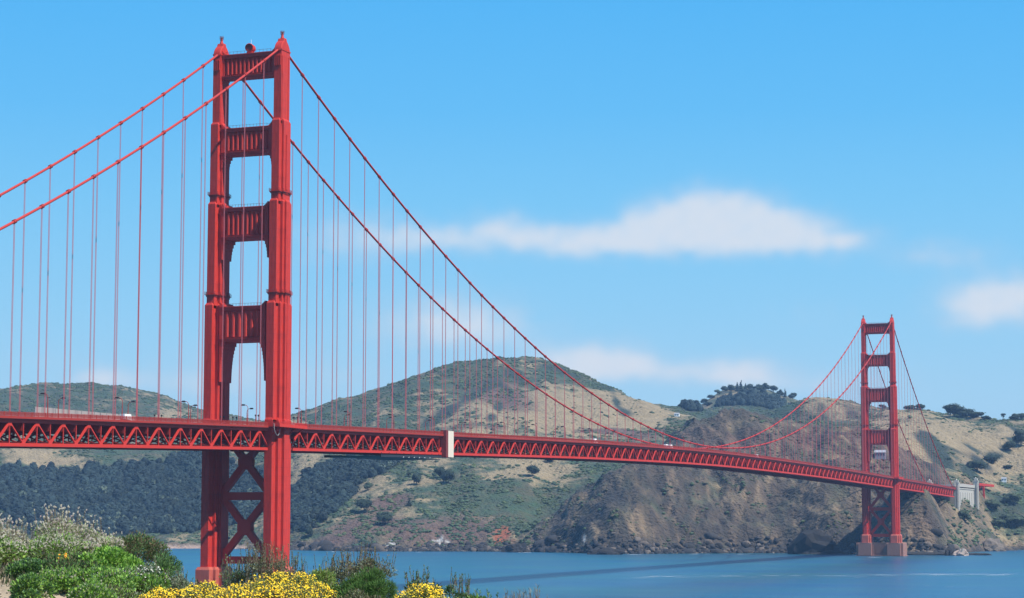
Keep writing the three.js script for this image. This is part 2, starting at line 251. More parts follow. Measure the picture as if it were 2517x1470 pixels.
for (const a of [[1237, 1313, 24, 22, 1.3], [1228, 1330, 16, 14, .8], [1265, 1335, 18, 10, .5]]) cover('red', ...a);
for (const a of [[963, 1337, 14, 12, 1.2], [955, 1346, 10, 7, 1], [1075, 1332, 18, 9, 1], [1092, 1342, 12, 10, 1.2], [1108, 1340, 10, 12, .7], [1435, 1325, 8, 9, 1]]) cover('white', ...a);
for (const a of [[1090, 1290, 110, 40, .9], [850, 1310, 110, 30, .7], [970, 1232, 50, 20, 1.5], [900, 1290, 90, 30, 1.0], [1120, 1320, 90, 24, 1.2], [1000, 1310, 60, 26, 1.0], [820, 1335, 80, 14, 1.2], [1180, 1290, 60, 24, .8], [1240, 960, 70, 40, .7], [1320, 1010, 60, 30, .4], [1660, 1095, 50, 30, .7], [940, 1240, 30, 14, 1], [1600, 1060, 90, 10, 1.3], [1480, 1062, 90, 8, 1.2], [1700, 1062, 40, 10, 1], [1220, 1052, 30, 8, .8], [1860, 1075, 130, 30, 1.2], [2000, 1095, 60, 18, 1.2], [1780, 1090, 80, 30, .9], [1190, 960, 70, 40, .75], [1260, 985, 60, 40, .5], [1130, 1050, 80, 14, .8], [2260, 1290, 40, 40, 1]]) cover('brown', ...a);
for (const a of [[1505, 1222, 34, 20, 1.3], [1470, 1258, 40, 16, 1.4], [1430, 1285, 40, 12, 1], [1420, 1325, 70, 24, 1.2], [1360, 1345, 50, 12, 1], [1590, 1345, 30, 12, .9], [1270, 1345, 30, 8, .9], [2010, 1330, 60, 26, 1.1], [1680, 1210, 60, 20, .4], [1540, 1352, 30, 10, .9], [1660, 1350, 24, 10, .9], [1760, 1350, 30, 10, .8], [1850, 1350, 40, 10, .9], [1930, 1345, 30, 12, .9], [760, 1345, 40, 8, .7], [1150, 1345, 40, 7, .7], [880, 1346, 40, 7, .7], [2350, 1130, 30, 16, .5], [2410, 1140, 40, 20, .6]]) cover('dark', ...a);  // dark shore rock, plus the shadow of the gully painted into the ground
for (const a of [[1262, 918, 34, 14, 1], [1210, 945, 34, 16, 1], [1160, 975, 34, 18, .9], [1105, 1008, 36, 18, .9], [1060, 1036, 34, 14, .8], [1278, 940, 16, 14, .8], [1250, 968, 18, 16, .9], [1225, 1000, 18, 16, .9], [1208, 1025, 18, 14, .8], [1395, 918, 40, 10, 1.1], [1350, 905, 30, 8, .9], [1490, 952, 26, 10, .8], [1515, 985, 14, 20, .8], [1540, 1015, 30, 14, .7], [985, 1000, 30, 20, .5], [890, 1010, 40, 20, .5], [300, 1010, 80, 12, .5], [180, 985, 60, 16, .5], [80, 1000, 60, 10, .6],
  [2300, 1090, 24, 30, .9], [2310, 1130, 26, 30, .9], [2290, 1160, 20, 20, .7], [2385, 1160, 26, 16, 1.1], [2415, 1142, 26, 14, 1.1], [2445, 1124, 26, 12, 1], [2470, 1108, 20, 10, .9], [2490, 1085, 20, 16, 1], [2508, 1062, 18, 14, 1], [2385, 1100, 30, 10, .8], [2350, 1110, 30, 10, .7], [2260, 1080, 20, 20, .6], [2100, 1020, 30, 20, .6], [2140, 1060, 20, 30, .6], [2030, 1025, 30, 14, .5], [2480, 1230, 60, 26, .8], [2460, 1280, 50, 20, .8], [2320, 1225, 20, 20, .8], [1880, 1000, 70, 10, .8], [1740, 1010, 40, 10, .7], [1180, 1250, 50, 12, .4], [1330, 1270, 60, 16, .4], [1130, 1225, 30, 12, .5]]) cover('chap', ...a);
const disc = (list, s, t) => { let k = 0; for (const c of list) { const x = (s - c[0]) / c[2], y = (t - c[1]) / c[3], d = x * x + y * y; if (d < 6) k += c[4] * Math.exp(-d * 1.1); } return k; };
function landCover(s, t, h, slope) {
  const n4 = fbm(s / 42 + 11, t / 13, 4, .6), n1 = fbm(s / 140, t / 200, 4), n2 = fbm(s / 38 + 5, t / 50, 3), n3 = fbm(s / 11, t / 14 + 8, 3);
  const c = cliffMask(s, t), j = .35 * n2 + .25 * n3 + .35 * n4;
  const w = {}; for (const k in covers) w[k] = disc(covers[k], s, t);
  const tan = smooth(.30, .92, .22 + .70 * w.tan - .6 * w.green + .45 * n1 + .30 * gully(s, t) + .55 * (sideGully(s, t) - .1) * eastHill(s, t) + j * 2.0 + .35 * ridged(s / 45 + t / 90, t / 140 - s / 200, 3) * w.tan - .1 * c);
  const wood = smooth(.35, .7, w.wood + .5 * j);
  const rock = clamp(smooth(.62, .95, slope + .25 * j) * .7 + c * .72 + smooth(.4, 1, w.brown + .5 * j) + smooth(16, 4, h) * .8 * (t < 2560 ? 1 : 0) - .5 * w.green * (1 - c));
  return { tan, wood, rock, c, n1, n2, n3, n4, w, j };
}
const terrainGeo = new THREE.BufferGeometry();
const COV = new Float32Array((NC + 1) * (NR + 1) * 2);
{
  const n = (NC + 1) * (NR + 1), P = new Float32Array(n * 3), C = new Float32Array(n * 3), U = new Float32Array(n * 2), idx = [];
  const lerp3 = (a, b, k) => [mix(a[0], b[0], k), mix(a[1], b[1], k), mix(a[2], b[2], k)];
  for (let j = 0; j <= NR; j++) for (let i = 0; i <= NC; i++) {
    const k = j * (NC + 1) + i, t = rowT(j), s = (i / NC * 2 - 1) * TAN * t, h = H[k], p = world(s, t, h);
    P.set([p.x, p.y, p.z], k * 3);
    U.set([s / 60, (t + h * .8) / 60], k * 2);
    const dt = rowT(Math.min(j + 1, NR)) - rowT(Math.max(j - 1, 0)), gx = (H[k + (i < NC ? 1 : 0)] - H[k - (i > 0 ? 1 : 0)]) / (4 * TAN * t / NC), gy = (H[k + (j < NR ? NC + 1 : 0)] - H[k - (j > 0 ? NC + 1 : 0)]) / dt;
    const L = landCover(s, t, h, Math.hypot(gx, gy));
    COV[2 * k] = L.wood; COV[2 * k + 1] = L.tan * (1 - .6 * L.rock);
    const scrub = [mix(.045, .085, smooth(-.5, .5, L.n2 + L.n4)), mix(.070, .098, L.n3 * .5 + .5), mix(.042, .052, L.n4 * .5 + .5)];
    let col = lerp3(scrub, lerp3([.24, .185, .10], [.36, .28, .165], L.n3 * .5 + .5), L.tan);
    const fall = fbm((s + 30 * noise(s / 90, t / 90)) / 9, t / 55, 4, .6); const rk = lerp3([.072, .058, .048], lerp3([.28, .20, .12], [.165, .118, .082], smooth(-.4, .4, L.n1 + L.n3 * .6)), smooth(-.45, .5, fall + .5 * L.n2));
    let rr = L.rock; if (L.c > .3) rr *= clamp(1 - .6 * smooth(.12, .5, fbm(s / 30 + 40, t / 45, 3) + .05));
    col = lerp3(col, rk, clamp(rr));
    col = lerp3(col, [.13, .078, .062], clamp(.5 * L.w.brown * rr));
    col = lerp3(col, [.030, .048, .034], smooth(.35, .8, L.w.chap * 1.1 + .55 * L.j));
    if (L.c > .2) col = lerp3(col, [.03, .028, .028], L.c * smooth(.28, .6, ridged((s + 20 * noise(s / 60, t / 70)) / 26 + 3, t / 80, 3)) * .62);  // crevice shade drawn as dark lines in the cliff colour
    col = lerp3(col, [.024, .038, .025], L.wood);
    col = lerp3(col, [.035, .034, .034], clamp(L.w.dark * .85 + .4 * L.j * L.w.dark));  // dark rock tone and painted gully shade
    col = lerp3(col, [.33, .105, .05], smooth(.4, .9, L.w.red + .5 * L.j));
    col = lerp3(col, [.48, .47, .45], smooth(.45, .85, L.w.white * (.85 + 1.6 * fbm(s / 4.5, t / 14 + 3, 3))));
    const wet = smooth(5.5, 1.5, h + 2.2 * L.n2) * (t < 2560 ? 1 : 0); col = lerp3(col, [.03, .029, .03], wet * .9);
    if (t > 2500 && s / t * FPX + IW / 2 < 720) col = lerp3(col, [.42, .30, .24], smooth(5, 2, h) * .9);
    C.set(col, k * 3);
    if (i < NC && j < NR) idx.push(k, k + 1, k + NC + 1, k + 1, k + NC + 2, k + NC + 1);
  }
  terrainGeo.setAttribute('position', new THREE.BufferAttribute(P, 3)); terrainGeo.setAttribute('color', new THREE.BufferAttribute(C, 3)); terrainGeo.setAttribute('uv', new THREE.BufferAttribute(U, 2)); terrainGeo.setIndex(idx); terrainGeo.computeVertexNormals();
}
const landT = canvasTex(1024, 1024, (u, v) => { const a = tileF(u, v, 9, 5), b = tileF(u, v, 34, 3, 5); const k = .86 + .34 * a + .26 * b; return [k * 1.02, k, k * .96]; });
const landB = canvasTex(1024, 1024, (u, v) => { const a = .5 + .45 * tileF(u, v, 14, 5, 3); return [a, a, a]; });
M.land = new THREE.MeshStandardMaterial({ vertexColors: true, map: landT, bumpMap: landB, bumpScale: 7.0, roughness: 1 });
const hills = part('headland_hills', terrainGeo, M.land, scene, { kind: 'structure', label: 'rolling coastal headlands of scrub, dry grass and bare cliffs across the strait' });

// ---------------------------------------------------------------- water of the strait
{
  const wb = canvasTex(1024, 1024, (u, v) => { const a = .5 + .28 * tileF(u, v, 12, 4) + .22 * tileF(u, v, 46, 3, 7); return [a, a, a]; });
  wb.repeat.set(1 / 70, 1 / 70);
  const wc = canvasTex(1024, 1024, (u, v) => { const a = tileF(u, v, 5, 3), b = tileF(u, v, 30, 4, 3); const g = clamp(.5 + .9 * a); const st = tileF(u, v, 9, 3, 12), q = clamp(.5 + 1.1 * st); return [.40 + .40 * g + .16 * b, .58 + .36 * g + .18 * b - .06 * q, .70 + .14 * (1 - g) + .16 * b + .10 * q]; });
  wc.repeat.set(1 / 1500, 1 / 620);
  const g = new THREE.PlaneGeometry(14000, 12000, 1, 1); g.rotateX(-Math.PI / 2);
  const P = g.attributes.position, U = g.attributes.uv; for (let i = 0; i < 4; i++) U.setXY(i, P.getX(i), P.getZ(i));
  M.water = new THREE.MeshPhysicalMaterial({ color: new THREE.Color().setRGB(.022, .124, .182), roughness: .28, map: wc, bumpMap: wb, bumpScale: .7, ior: 1.33 });
  const w = part('water', g, M.water, scene, { kind: 'structure', label: 'blue choppy water of the strait' });
  w.position.set(0, 0, -2200);
}
// ================================================================ the suspension bridge
const SPAN = 1280, CX = 13.85, SIDE = 343;
const bridge = thing('suspension_bridge', 'long red suspension bridge with two stepped towers crossing the strait', 'bridge');
const DECKZ = [[520, 49.5], [343, 54.9], [177, 59.3], [0, 63.3], [-169, 66.2], [-400, 69.9], [-647, 71.7], [-900, 70.2], [-1100, 67.7], [-1280, 65.0], [-1450, 62.4], [-1640, 59.2], [-1900, 55]];
function chordY(z) { let i = 0; while (i < DECKZ.length - 2 && z < DECKZ[i + 1][0]) i++; const P = (k) => DECKZ[clamp(k, 0, DECKZ.length - 1)], a = P(i), b = P(i + 1), sl = (k) => { const p = P(k - 1), q = P(k + 1); return (q[1] - p[1]) / (q[0] - p[0]); }, h = b[0] - a[0], x = (z - a[0]) / h, m0 = sl(i) * h, m1 = sl(i + 1) * h; return (2 * x ** 3 - 3 * x * x + 1) * a[1] + (x ** 3 - 2 * x * x + x) * m0 + (3 * x * x - 2 * x ** 3) * b[1] + (x ** 3 - x * x) * m1; }
const TRUSS = 7.45, topY = (z) => chordY(z) + TRUSS, roadY = (z) => topY(z) + 1.35;
function cableY(z) { if (z > 0) return 225.4 - .5925 * z + .00039 * z * z; if (z < -SPAN) { const q = -SPAN - z; return 225.4 - .5925 * q + .00039 * q * q; } const x = (z + SPAN / 2) / (SPAN / 2); return 83.9 + (225.4 - 83.9) * x * x; }

// ---- tower legs: stepped plans, set back at every portal strut. [y0, y1, S half-width, S half-length, [half-width, half-length] ...outwards]
const plan = (steps) => { const q = []; const n = steps.length; for (let i = 0; i < n; i++) { const [x, z] = steps[i]; q.push([x, z]); if (i < n - 1) q.push([x, steps[i + 1][1]]); } const full = []; for (const [x, z] of q) full.push([x, z]); for (const [x, z] of [...q].reverse()) full.push([x, -z]); for (const [x, z] of q) full.push([-x, -z]); for (const [x, z] of [...q].reverse()) full.push([-x, z]); return full.filter((p, i) => { const o = full[(i + 1) % full.length]; return Math.hypot(o[0] - p[0], o[1] - p[1]) > 1e-4; }); };
const SECT = [
  { y: [17, 74.6], s: [[1.65, 8.2], [2.85, 5.1], [4.0, 2.2]] },
  { y: [74.6, 120.8], s: [[1.65, 7.7], [2.8, 4.4], [3.75, 2.1]] },
  { y: [120.8, 161.8], s: [[1.65, 6.3], [2.75, 3.3], [3.55, 1.7]] },
  { y: [161.8, 194.5], s: [[1.65, 5.0], [2.5, 2.7]] },
  { y: [194.5, 223.3], s: [[1.65, 3.7]] }];
function prism(steps, y0, y1, grow = 0, bev = 0) {
  const sh = new THREE.Shape(plan(steps.map(([x, z]) => [x + grow, z + grow])).map((p) => new THREE.Vector2(...p)));
  const g = new THREE.ExtrudeGeometry(sh, { depth: y1 - y0 - bev, bevelEnabled: bev > 0, bevelThickness: bev, bevelSize: bev * .55, bevelOffset: -bev * .55, bevelSegments: 1 });
  return g.rotateX(-Math.PI / 2).translate(0, y0, 0);
}
const legGeo = metreUV(merge([...SECT.map((c, i) => prism(c.s, i ? c.y[0] - 1.2 : 16.5, c.y[1] + (i === 4 ? 0 : .9), 0, i === 4 ? 0 : .9)),
  // small vertical flutes below the leg tops and shallow pilasters on the broad faces
  ...[-1.2, -.4, .4, 1.2].flatMap((x) => [1, -1].map((k) => box(.34, 4.6, .5, x, 219.2, k * 3.82))),
  ...[1, -1].flatMap((k) => [box(.5, 24, 1.5, k * 2.62, 177, 0), box(.45, 60, 1.2, k * 3.7, 96, 0).translate(0, -2, 0)]),
  ...[1, -1].flatMap((k) => [-1, 1].map((q) => box(.3, 26, .9, k * 1.72, 208, q * 2.6)))]));
const capShape = new THREE.Shape(); capShape.moveTo(-3.75, 0); capShape.quadraticCurveTo(-3.4, 2.6, -1.0, 3.9); capShape.lineTo(-.55, 5.0); capShape.lineTo(.55, 5.0); capShape.lineTo(1.0, 3.9); capShape.quadraticCurveTo(3.4, 2.6, 3.75, 0); capShape.lineTo(-3.75, 0);
const capGeo = metreUV(merge([new THREE.ExtrudeGeometry(capShape, { depth: 2.5, bevelEnabled: true, bevelThickness: .35, bevelSize: .3, bevelSegments: 2 }).rotateY(Math.PI / 2).translate(-1.25, 223.3, 0), box(3.7, .5, 7.9, 0, 223.45, 0)]));
const finialGeo = merge([new THREE.CylinderGeometry(.45, 1.0, 2.2, 8).translate(0, 229.0, 0), new THREE.CylinderGeometry(.6, .6, .3, 8).translate(0, 230.2, 0)]);
const beaconGeo = merge([new THREE.CylinderGeometry(.42, .5, .9, 8).translate(0, 230.8, 0), ...[0, 1, 2, 3].map((i) => rod([Math.cos(i * 1.57) * .8, 230.2, Math.sin(i * 1.57) * .8], [Math.cos(i * 1.57) * .8, 231.6, Math.sin(i * 1.57) * .8], .07)), new THREE.TorusGeometry(.8, .08, 5, 12).rotateX(Math.PI / 2).translate(0, 231.0, 0), new THREE.TorusGeometry(.8, .08, 5, 12).rotateX(Math.PI / 2).translate(0, 231.6, 0)]);
function walkway(steps, y) {
  const outer = plan(steps.map(([x, z]) => [x + .6, z + .6])), list = [prism(steps, y, y + .25, .65), prism(steps, y - .7, y, .2)];
  for (const hgt of [.6, 1.2]) outer.forEach((p, i) => { const q = outer[(i + 1) % outer.length]; list.push(beam([p[0], y + hgt, p[1]], [q[0], y + hgt, q[1]], .09, .09)); });
  outer.forEach((p) => list.push(box(.12, 1.25, .12, p[0], y + .75, p[1])));
  return merge(list);
}
const walkGeo = [walkway(SECT[3].s, 165.6), walkway(SECT[2].s, 125.0)];
const pedestalGeo = metreUV(merge([prism(SECT[0].s, 0, 8.0, 1.4, 1.1), ...[-1, 1].map((k) => box(.7, 6.4, 1.4, k * 5.25, 3.2, 0))]));

// ---- portal struts
const STRUTS = [{ y0: 213.3, y1: 222.9, hw: 1.7, th: 5.2, n: 11, drop: 2.6, dw: 1.6, st: [] }, { y0: 181.9, y1: 192.4, hw: 2.6, th: 6.6, n: 9, drop: 5.0, dw: 2.6, st: [] }, { y0: 147.4, y1: 159.9, hw: 3.6, th: 8.2, n: 8, drop: 8.0, dw: 2.9, st: [] }, { y0: 106.2, y1: 119.9, hw: 3.8, th: 10.2, n: 6, drop: 16, dw: 3.0, st: [] }];
const ribShape = new THREE.Shape(); ribShape.moveTo(-.5, 0); ribShape.lineTo(-.16, .85); ribShape.lineTo(.16, .85); ribShape.lineTo(.5, 0); ribShape.lineTo(-.5, 0);
const ribGeo = new THREE.ExtrudeGeometry(ribShape, { depth: 1, bevelEnabled: false }).rotateX(-Math.PI / 2);      // y 0..1, proud to -z
function strutGeo(q) {
  const X = CX - q.hw + .3, th = q.th, list = [];
  list.push(box(2 * X, q.y1 - q.y0, th - 1.5, 0, (q.y0 + q.y1) / 2, 0));                                                  // recessed web
  list.push(box(2 * X, 1.25, th + .5, 0, q.y1 - .62, 0), box(2 * X, .28, th + 1.1, 0, q.y1 + .14, 0), box(2 * X, .95, th + .3, 0, q.y0 + .47, 0), box(2 * X, .22, th + .8, 0, q.y0 + 1.06, 0));
  for (const k of [-1, 1]) {
    list.push(box(1.5, q.y1 - q.y0 - .02, th, k * (X - .75), (q.y0 + q.y1) / 2, 0));
    for (let i = 0; i < 4; i++) list.push(box(1.9 - i * .45, .45, th - .1, k * (X - (1.9 - i * .45) / 2), q.y1 + .5 + i * .45 - .02, 0));          // stepped rise at the leg
    const n = Math.max(4, Math.round(q.drop / 1.4));
    for (let i = 0; i < n; i++) { const w = q.dw * (1 - Math.sqrt(1 - ((1 - (i + .5) / n)) ** 2)) + .42, h = q.drop / n; list.push(box(w, h, th - .2 - i * .02, k * (X - w / 2), q.y0 - (i + .5) * h, 0)); }   // stepped bracket under it
  }
  return metreUV(merge(list));
}
const strutGeos = STRUTS.map(strutGeo);
// ---- piers
const pierGeo = (() => { const l = []; for (const k of [-1, 1]) { l.push(prism([[6.2, 12], [8.6, 9.6]], 0.2, 12.6, 0, .5).translate(k * CX, 0, 0)); for (const z of [-11.8, 11.8]) l.push(box(9, .5, .5, k * CX, 12.3, z)); } l.push(box(12.4, 11.2, 18, 0, 6.2, 0), box(46, 3.6, 24, 0, -1.2, 0)); return metreUV(merge(l)); })();
const fenderGeo = new THREE.BoxGeometry(.5, 9.6, .6);
const wallCap = box(13.6, .5, .9, 0, 12.4, 9.3);

for (const z0 of [0, -SPAN]) {
  for (const k of [-1, 1]) {
    const leg = part('tower_leg', legGeo, M.paint, bridge); leg.position.set(k * CX, 0, z0);
    part('saddle_cap', capGeo, M.paint, leg); part('finial', finialGeo, M.paint, leg); part('beacon', beaconGeo, M.darkSteel, leg);
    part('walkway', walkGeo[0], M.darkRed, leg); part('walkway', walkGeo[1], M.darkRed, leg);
    part('pedestal', pedestalGeo, M.pink, leg).position.y = z0 ? 12.6 : 8.9;
  }
  STRUTS.forEach((q, i) => {
    const s = part('portal_strut', strutGeos[i], M.paint, bridge); s.position.set(0, 0, z0);
    const w = 2 * (CX - q.hw) - 3.6, rh = q.y1 - q.y0 - 1.25 - 1.2 - 1.2;
    for (const f of [1, -1]) for (let j = 0; j < q.n; j++) { const r = part('rib', ribGeo, M.steel, s); r.scale.set(w / q.n * .78, rh, f); r.rotation.y = 0; r.position.set(-w / 2 + (j + .5) * w / q.n, q.y0 + 1.75, f * (q.th / 2 - .77)); r.scale.z = -f * 1; }
    const rail = []; const X = CX - q.hw - 2; for (const k of [-1, 1]) rail.push(beam([k * X, q.y1 + 1.25, -q.th / 2 - .3], [k * X, q.y1 + 1.25, q.th / 2 + .3], .08, .08)); for (const f of [1, -1]) { rail.push(beam([-X, q.y1 + 1.3, f * (q.th / 2 + .3)], [X, q.y1 + 1.3, f * (q.th / 2 + .3)], .08, .08)); for (let x = -X; x <= X + .1; x += X / 6) rail.push(box(.08, 1.2, .08, x, q.y1 + .85, f * (q.th / 2 + .3))); }
    part('handrail', merge(rail), M.darkSteel, s);
  });
  // crossed braces below the deck
  const bx = CX - 3.6;
  for (const [ya, yb] of [[20.5, 44.5], [46, 70.5]]) for (const k of [-1, 1]) { const q = beamMesh('cross_brace', [-bx * k, ya, z0 + k * .006], [bx * k, yb, z0 + k * .006], 2.5, 2.3, M.steel, bridge, new THREE.Vector3(0, 0, 1)); }
  for (const [y, h] of [[44.8, 3.1], [19.6, 2.9], [70.8, 3]]) { const q = part('brace_strut', box(2 * bx, h, 2.42, 0, y, z0), M.steel, bridge); for (const k of [-1, 1]) part('gusset', box(2.6, h + 3.4, 2.2, k * (bx - .7), y + (y < 25 ? 1.4 : 0), z0), M.steel, q); }
  for (const y of [32.5, 58.3]) { const g = new THREE.CylinderGeometry(3.3, 3.3, 2.6, 8).rotateX(Math.PI / 2).rotateZ(Math.PI / 8).translate(0, y, z0); part('brace_plate', g, M.steel, bridge); }
  const pr = part('pier', pierGeo, M.pier, bridge); pr.position.set(0, z0 ? 0 : -3.7, z0);
  for (let i = 0; i < 13; i++) { const f = part('fender_post', fenderGeo, M.pier, pr); f.position.set(-6.3 + i * 1.05, 7.6, 9.3); }
  part('coping', wallCap, M.pier, pr);
}
// grey hose hanging from the balcony at the near tower
part('hanging_hose', new THREE.TubeGeometry(new THREE.CatmullRomCurve3([[17.5, 73.0, 10.4], [18, 70.2, 10.8], [18.3, 68.4, 9.4], [18.2, 68.6, 7.8], [17.9, 70.4, 6.2], [17.7, 72.6, 5.4]].map((p) => new THREE.Vector3(...p))), 30, .13, 5), M.grey, bridge);

// ---- main cables with their bands
const hangers = [];
for (let k = 1; k <= 21; k++) hangers.push(15.24 * k);
for (let k = 1; k <= 83; k++) hangers.push(-3.3 - 15.245 * k);
for (let k = 1; k <= 21; k++) hangers.push(-SPAN - 15.24 * k);
class CablePath extends THREE.Curve { constructor(x) { super(); this.x = x; } getPoint(t, o = new THREE.Vector3()) { const z = 350 - t * (350 + SPAN + 343); return o.set(this.x, cableY(z) , z); } }
for (const k of [-1, 1]) {
  const x = k * 13.7, list = [];
  const pts = []; for (let z = 350; z >= -SPAN - 330; z -= 6) pts.push(new THREE.Vector3(x, cableY(z), z));
  const cable = part('main_cable', new THREE.TubeGeometry(new CablePath(x), 520, .47, 8), M.cable, bridge);
  const hand = [], bandGeo = merge([new THREE.CylinderGeometry(.6, .6, 1.3, 8), new THREE.CylinderGeometry(.74, .74, .25, 8).translate(0, .45, 0), new THREE.CylinderGeometry(.74, .74, .25, 8).translate(0, -.45, 0)]);
  for (const z of hangers) { const b = part('cable_band', bandGeo, M.cable, cable); b.position.set(x, cableY(z), z); b.rotation.x = Math.PI / 2 + Math.atan2(cableY(z + 1) - cableY(z - 1), -2) + Math.PI; b.rotation.x = Math.atan2(2, cableY(z + 1) - cableY(z - 1)); }
}
// ---- suspenders: pairs of wire ropes
const ropeGeo = merge([[-.26], [.26]].map(([z]) => new THREE.CylinderGeometry(.085, .085, 1, 5).translate(0, .5, z)));
for (const z of hangers) for (const k of [-1, 1]) { const y0 = topY(z) + .2, y1 = cableY(z) - .4; if (y1 - y0 < .8) continue; const r = part('suspender', ropeGeo, M.rope, bridge); r.position.set(k * 13.7, y0, z); r.scale.y = y1 - y0; }

// ---- stiffening trusses and deck
const panels = []; for (let k = 44; k >= 1; k--) panels.push(7.62 * k + .0);
panels.push(0); for (let k = 1; k <= 167; k++) panels.push(-3.3 - 7.6225 * k + (k === 0 ? 0 : 0)); for (let k = 0; k <= 45; k++) panels.push(-SPAN - 3.0 - 7.62 * k);
const inTower = (z) => (z < 8.3 && z > -12.5) || (z < -SPAN + 10 && z > -SPAN - 9);
function sweep(x, yf, w, h, za, zb, step = 7.62) { const list = []; let z = za; while (z > zb + .01) { const q = Math.max(zb, z - step); list.push([z, q]); z = q; } const P = [], I = []; const ring = (zz) => { const b = P.length / 3, y = yf(zz); for (const [dx, dy] of [[-w / 2, -h / 2], [w / 2, -h / 2], [w / 2, h / 2], [-w / 2, h / 2]]) P.push(x + dx, y + dy, zz); return b; }; const quad = (a, b, c, d) => I.push(a, b, c, a, c, d); let prev = ring(za); quad(prev, prev + 1, prev + 2, prev + 3); for (const [, q] of list) { const n = ring(q); for (let i = 0; i < 4; i++) { const j = (i + 1) % 4; quad(prev + j, prev + i, n + i, n + j); } prev = n; } quad(prev + 3, prev + 2, prev + 1, prev); const g = new THREE.BufferGeometry(); g.setAttribute('position', new THREE.Float32BufferAttribute(P, 3)); g.setIndex(I); const o = g.toNonIndexed(); o.computeVertexNormals(); return metreUV(o); }
const PIECES = [[340, 8.6], [-12.6, -SPAN + 10.4], [-SPAN - 9.4, -1623]];
const top = (z) => topY(z), bot = (z) => chordY(z);
const east = new THREE.Group(); east.name = 'stiffening_truss'; bridge.add(east);
part('top_chord', merge(PIECES.map(([a, b]) => sweep(13.7, top, .75, .95, a, b))), M.steel, east);
part('bottom_chord', merge(PIECES.map(([a, b]) => sweep(13.7, bot, .85, 1.1, a, b))), M.steel, east);
const lattice = [];
for (let i = 0; i < panels.length; i++) {
  const z = panels[i]; if (z < -1622 || inTower(z)) continue;
  beamMesh('vertical', [13.7, bot(z) + .5, z], [13.7, top(z) - .4, z], .34, .3, M.steel, east);
  lattice.push(box(.34, TRUSS - .9, .34, -13.7, bot(z) + TRUSS / 2, z));
}
// plates at the nodes, diagonals between them
const nodesTop = [...Array(22).keys()].map((k) => 15.24 * (22 - k)).concat([...Array(84).keys()].map((k) => -3.3 - 15.245 * (k + 1)), [...Array(22).keys()].map((k) => -SPAN - 3.0 - 15.24 * (k + 1)));
const plateGeo = box(.5, 1.5, 1.9);
for (const z of nodesTop) {
  if (z < -1622 || inTower(z)) continue;
  for (const [s, w] of [[1, .78], [-1, .42]]) {                           // broad member towards the south, slim one towards the north
    const q = z + s * 7.62; if (inTower(q - s * 2) || q < -1623) continue;
    beamMesh('diagonal', [13.7, top(z) - .3, z], [13.7, bot(q) + .4, q], .5, w, M.steel, east);
    lattice.push(beam([-13.7, top(z) - .3, z], [-13.7, bot(q) + .4, q], .5, w));
    if (s > 0) { const a = part('node_plate', plateGeo, M.steel, east); a.position.set(13.72, bot(q) + .75, q); }
  }
  const a = part('node_plate', plateGeo, M.steel, east); a.position.set(13.72, top(z) - .7, z);
}
const west = new THREE.Group(); west.name = 'stiffening_truss'; bridge.add(west);
part('chords', merge(PIECES.flatMap(([a, b]) => [sweep(-13.7, top, .75, .95, a, b), sweep(-13.7, bot, .85, 1.1, a, b)])), M.steel, west);
part('lattice', merge(lattice), M.steel, west, { kind: 'stuff' });
const floorBeams = [], laterals = [];
for (let i = 0; i < panels.length; i++) {
  const z = panels[i]; if (z < -1622) continue;
  floorBeams.push(box(26.6, 3.4, .42, 0, topY(z) - 1.25, z));
  floorBeams.push(beam([-12.9, topY(z) - 1.4, z], [-6.5, bot(z) + 4.4, z], .3, .3), beam([12.9, topY(z) - 1.4, z], [6.5, bot(z) + 4.4, z], .3, .3), box(13.2, .35, .35, 0, bot(z) + 4.4, z), beam([-12.9, bot(z) + .3, z], [0, topY(z) - 2.8, z], .4, .45), beam([12.9, bot(z) + .3, z], [0, topY(z) - 2.8, z], .4, .45), box(26, .6, .3, 0, bot(z) + .75, z));
  if (Math.abs(z) > 10 && Math.abs(z + SPAN) > 10) laterals.push(box(26.6, .7, .5, 0, bot(z) - .1, z));
  const q = panels[i + 1]; if (q !== undefined && q > -1622 && !inTower(z) && !inTower(q)) { laterals.push(beam([-13.2, bot(z) - .1, z], [0, bot(q) - .1, q], .55, .55), beam([13.2, bot(z) - .1, z], [0, bot(q) - .1, q], .55, .55)); if (i % 2) laterals.push(beam([-13.2, bot(q) - .12, q], [0, bot(z) - .12, z], .5, .5), beam([13.2, bot(q) - .12, q], [0, bot(z) - .12, z], .5, .5)); }
}
for (let x = -9; x <= 9; x += 3) floorBeams.push(sweep(x, (z) => topY(z) + .55, .3, .7, 340, -1622, 15.24));
part('floor_beams', merge(floorBeams), M.darkRed, bridge, { kind: 'stuff' });  // dark red puts the shade under the roadway into the colour
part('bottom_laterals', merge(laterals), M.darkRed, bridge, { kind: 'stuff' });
part('road_deck', sweep(0, (z) => roadY(z) - .22, 19, .4, 341, -1640), M.asphalt, bridge);
